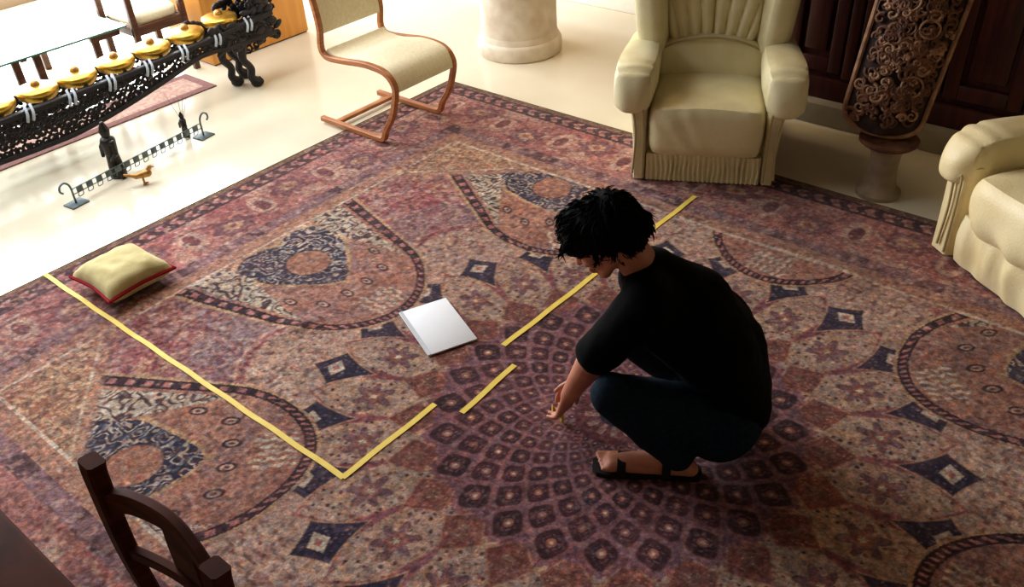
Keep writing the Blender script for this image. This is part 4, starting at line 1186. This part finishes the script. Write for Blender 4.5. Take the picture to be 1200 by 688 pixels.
# locks lying over the hair mass
b = bmesh.new(); hv = hair.data.vertices; crown = hd(-.07, 0, .085)
for k in range(1500):
    v = hv[rndh.randrange(len(hv))]; p = v.co.copy(); n = v.normal.copy()
    away = (p - crown); t = (away - n * away.dot(n))
    if t.length < 1e-4: continue
    t = (t.normalized() + SIDE * rndh.uniform(-.35, .35) + FACE * rndh.uniform(-.2, .2)).normalized(); t = (t - n * t.dot(n) * .8).normalized()
    L = rndh.uniform(.018, .042); lift = rndh.uniform(.001, .005)
    pts = [p - n * .003, p + t * L * .4 + n * lift, p + t * L * .8 + n * lift * .9, p + t * L + n * (lift * .5)]
    sweep(b, pts, circ(rndh.uniform(.0018, .0034), 4), n, scale=lambda q_: 1.1 - .95 * q_)
lk = obj('locks', b, M['hair'], hair); lk['kind'] = 'stuff'
for s in (-1, 1):
    b = bmesh.new(); merge(b, puff((.022, .022, .022), 2, 6), Matrix.Translation(hd(.078, s * .032, .006))); ey = obj('eye', b, M['eye'], pe)
    b = bmesh.new(); merge(b, puff((.008, .008, .008), 2, 4), Matrix.Translation(hd(.0865, s * .032, .004))); obj('iris', b, M['iris'], ey)

# t-shirt
bm = bmesh.new()
back = lambda p, r=0: p
nb = neckb + (chest - neckb) * .02
nn_ = hd(-.045, 0, -.035); capsule(bm, neckb + (nn_ - neckb) * .16 + FACE * -.012, chest, .070, .150, 18)
capsule(bm, nb, chest, .098, .150, 20); capsule(bm, chest, mid, .150, .148, 20); capsule(bm, mid, q(.675, 2.13, .265), .150, .150, 20)
capsule(bm, q(.70, 2.07, .23), q(.62, 2.08, .43), .115, .13, 18); capsule(bm, q(.72, 2.18, .23), q(.64, 2.22, .43), .11, .13, 18)
capsule(bm, q(.62, 2.08, .43), q(.47, 2.10, .555), .125, .110, 18); capsule(bm, q(.64, 2.21, .43), q(.51, 2.25, .53), .125, .10, 18)
capsule(bm, nb, shL, .080, .082, 16); capsule(bm, nb, shR, .080, .070, 16)
for sh, el in ((shL, elL), (shR, elR)):
    e2 = sh + (el - sh) * .90; capsule(bm, sh, e2, .082, .070, 16)
    capsule(bm, sh + (chest - sh) * .4, sh + (el - sh) * .3, .09, .066, 14)
def folds(co, n):
    w = co + PO
    return co + n * (0.006 * nz(w, 9, 2) + 0.003 * nz(w, 24, 4))
remeshed('t_shirt', bm, 0.010, M['tee'], pe, 5, folds)
# jeans
bm = bmesh.new()
capsule(bm, q(.645, 2.06, .185), q(.67, 2.18, .185), .145, .14, 20)
capsule(bm, pelC, q(.66, 2.13, .25), .14, .14, 18)
capsule(bm, hipL, kneeL, .104, .070, 18); capsule(bm, kneeL, ankL + Vector((0, 0, .012)), .070, .060, 16)
capsule(bm, hipR, kneeR, .105, .077, 18); capsule(bm, kneeR, ankR + Vector((0, 0, .02)), .076, .060, 16)
remeshed('jeans', bm, 0.010, M['denim'], pe, 5, lambda co, n: co + n * (0.005 * nz(co + PO, 11, 7) + .003 * nz(co + PO, 28, 9)))
# sandals
for ank, toe in ((ankL, q(.255, 2.03, 0)), (ankR, q(.52, 2.36, 0))):
    a = Vector((ank.x, ank.y, 0)); d = (toe - a); d.z = 0; L = d.length; d.normalize(); s = Vector((-d.y, d.x, 0))
    b = bmesh.new(); out = []
    for f, w in ((-.085, .016), (-.075, .030), (-.03, .036), (.05, .033), (.12, .042), (L - .03, .047), (L + .005, .040), (L + .02, .02)):
        out.append((f, w))
    loop = [a + d * f + s * w for f, w in out] + [a + d * f - s * w for f, w in reversed(out)]
    rings(b, [[p + Vector((0, 0, FL - .001)) for p in loop], [p + Vector((0, 0, FL + .018)) for p in loop]])
    sd = obj('sandal', b, M['rubber'], pe)
    for f0, hgt in ((L - .075, .062), (.03, .095)):
        b = bmesh.new()
        c0 = a + d * f0
        P = smooth_path([c0 + s * .046 + Vector((0, 0, FL + .012)), c0 + s * .036 + Vector((0, 0, FL + hgt * .75)), c0 + Vector((0, 0, FL + hgt)), c0 - s * .036 + Vector((0, 0, FL + hgt * .75)), c0 - s * .046 + Vector((0, 0, FL + .012))], 5)
        sweep(b, P, rect(.028, .005, .3), d)
        obj('strap', b, M['rubber'], sd)
# scrap of tape held at the fingertips
tp = sum(tipsL, Vector()) / 4 + PO
ts = at(659, 487, 0.040)
b = bmesh.new(); P = smooth_path([tp + Vector((0, 0, .005)) - ts, (tp - ts) * .5 + Vector((0.004, 0, .004)), Vector((0, 0, 0)), Vector((.012, -.016, -.016))], 5)
sweep(b, P, rect(.030, .0022, .2), SIDE)
tag(obj('tape_scrap', b, M['tape'], None, ts), 'short torn end of yellow tape in the crouching man\'s fingers', 'tape')

bpy.context.view_layer.update()
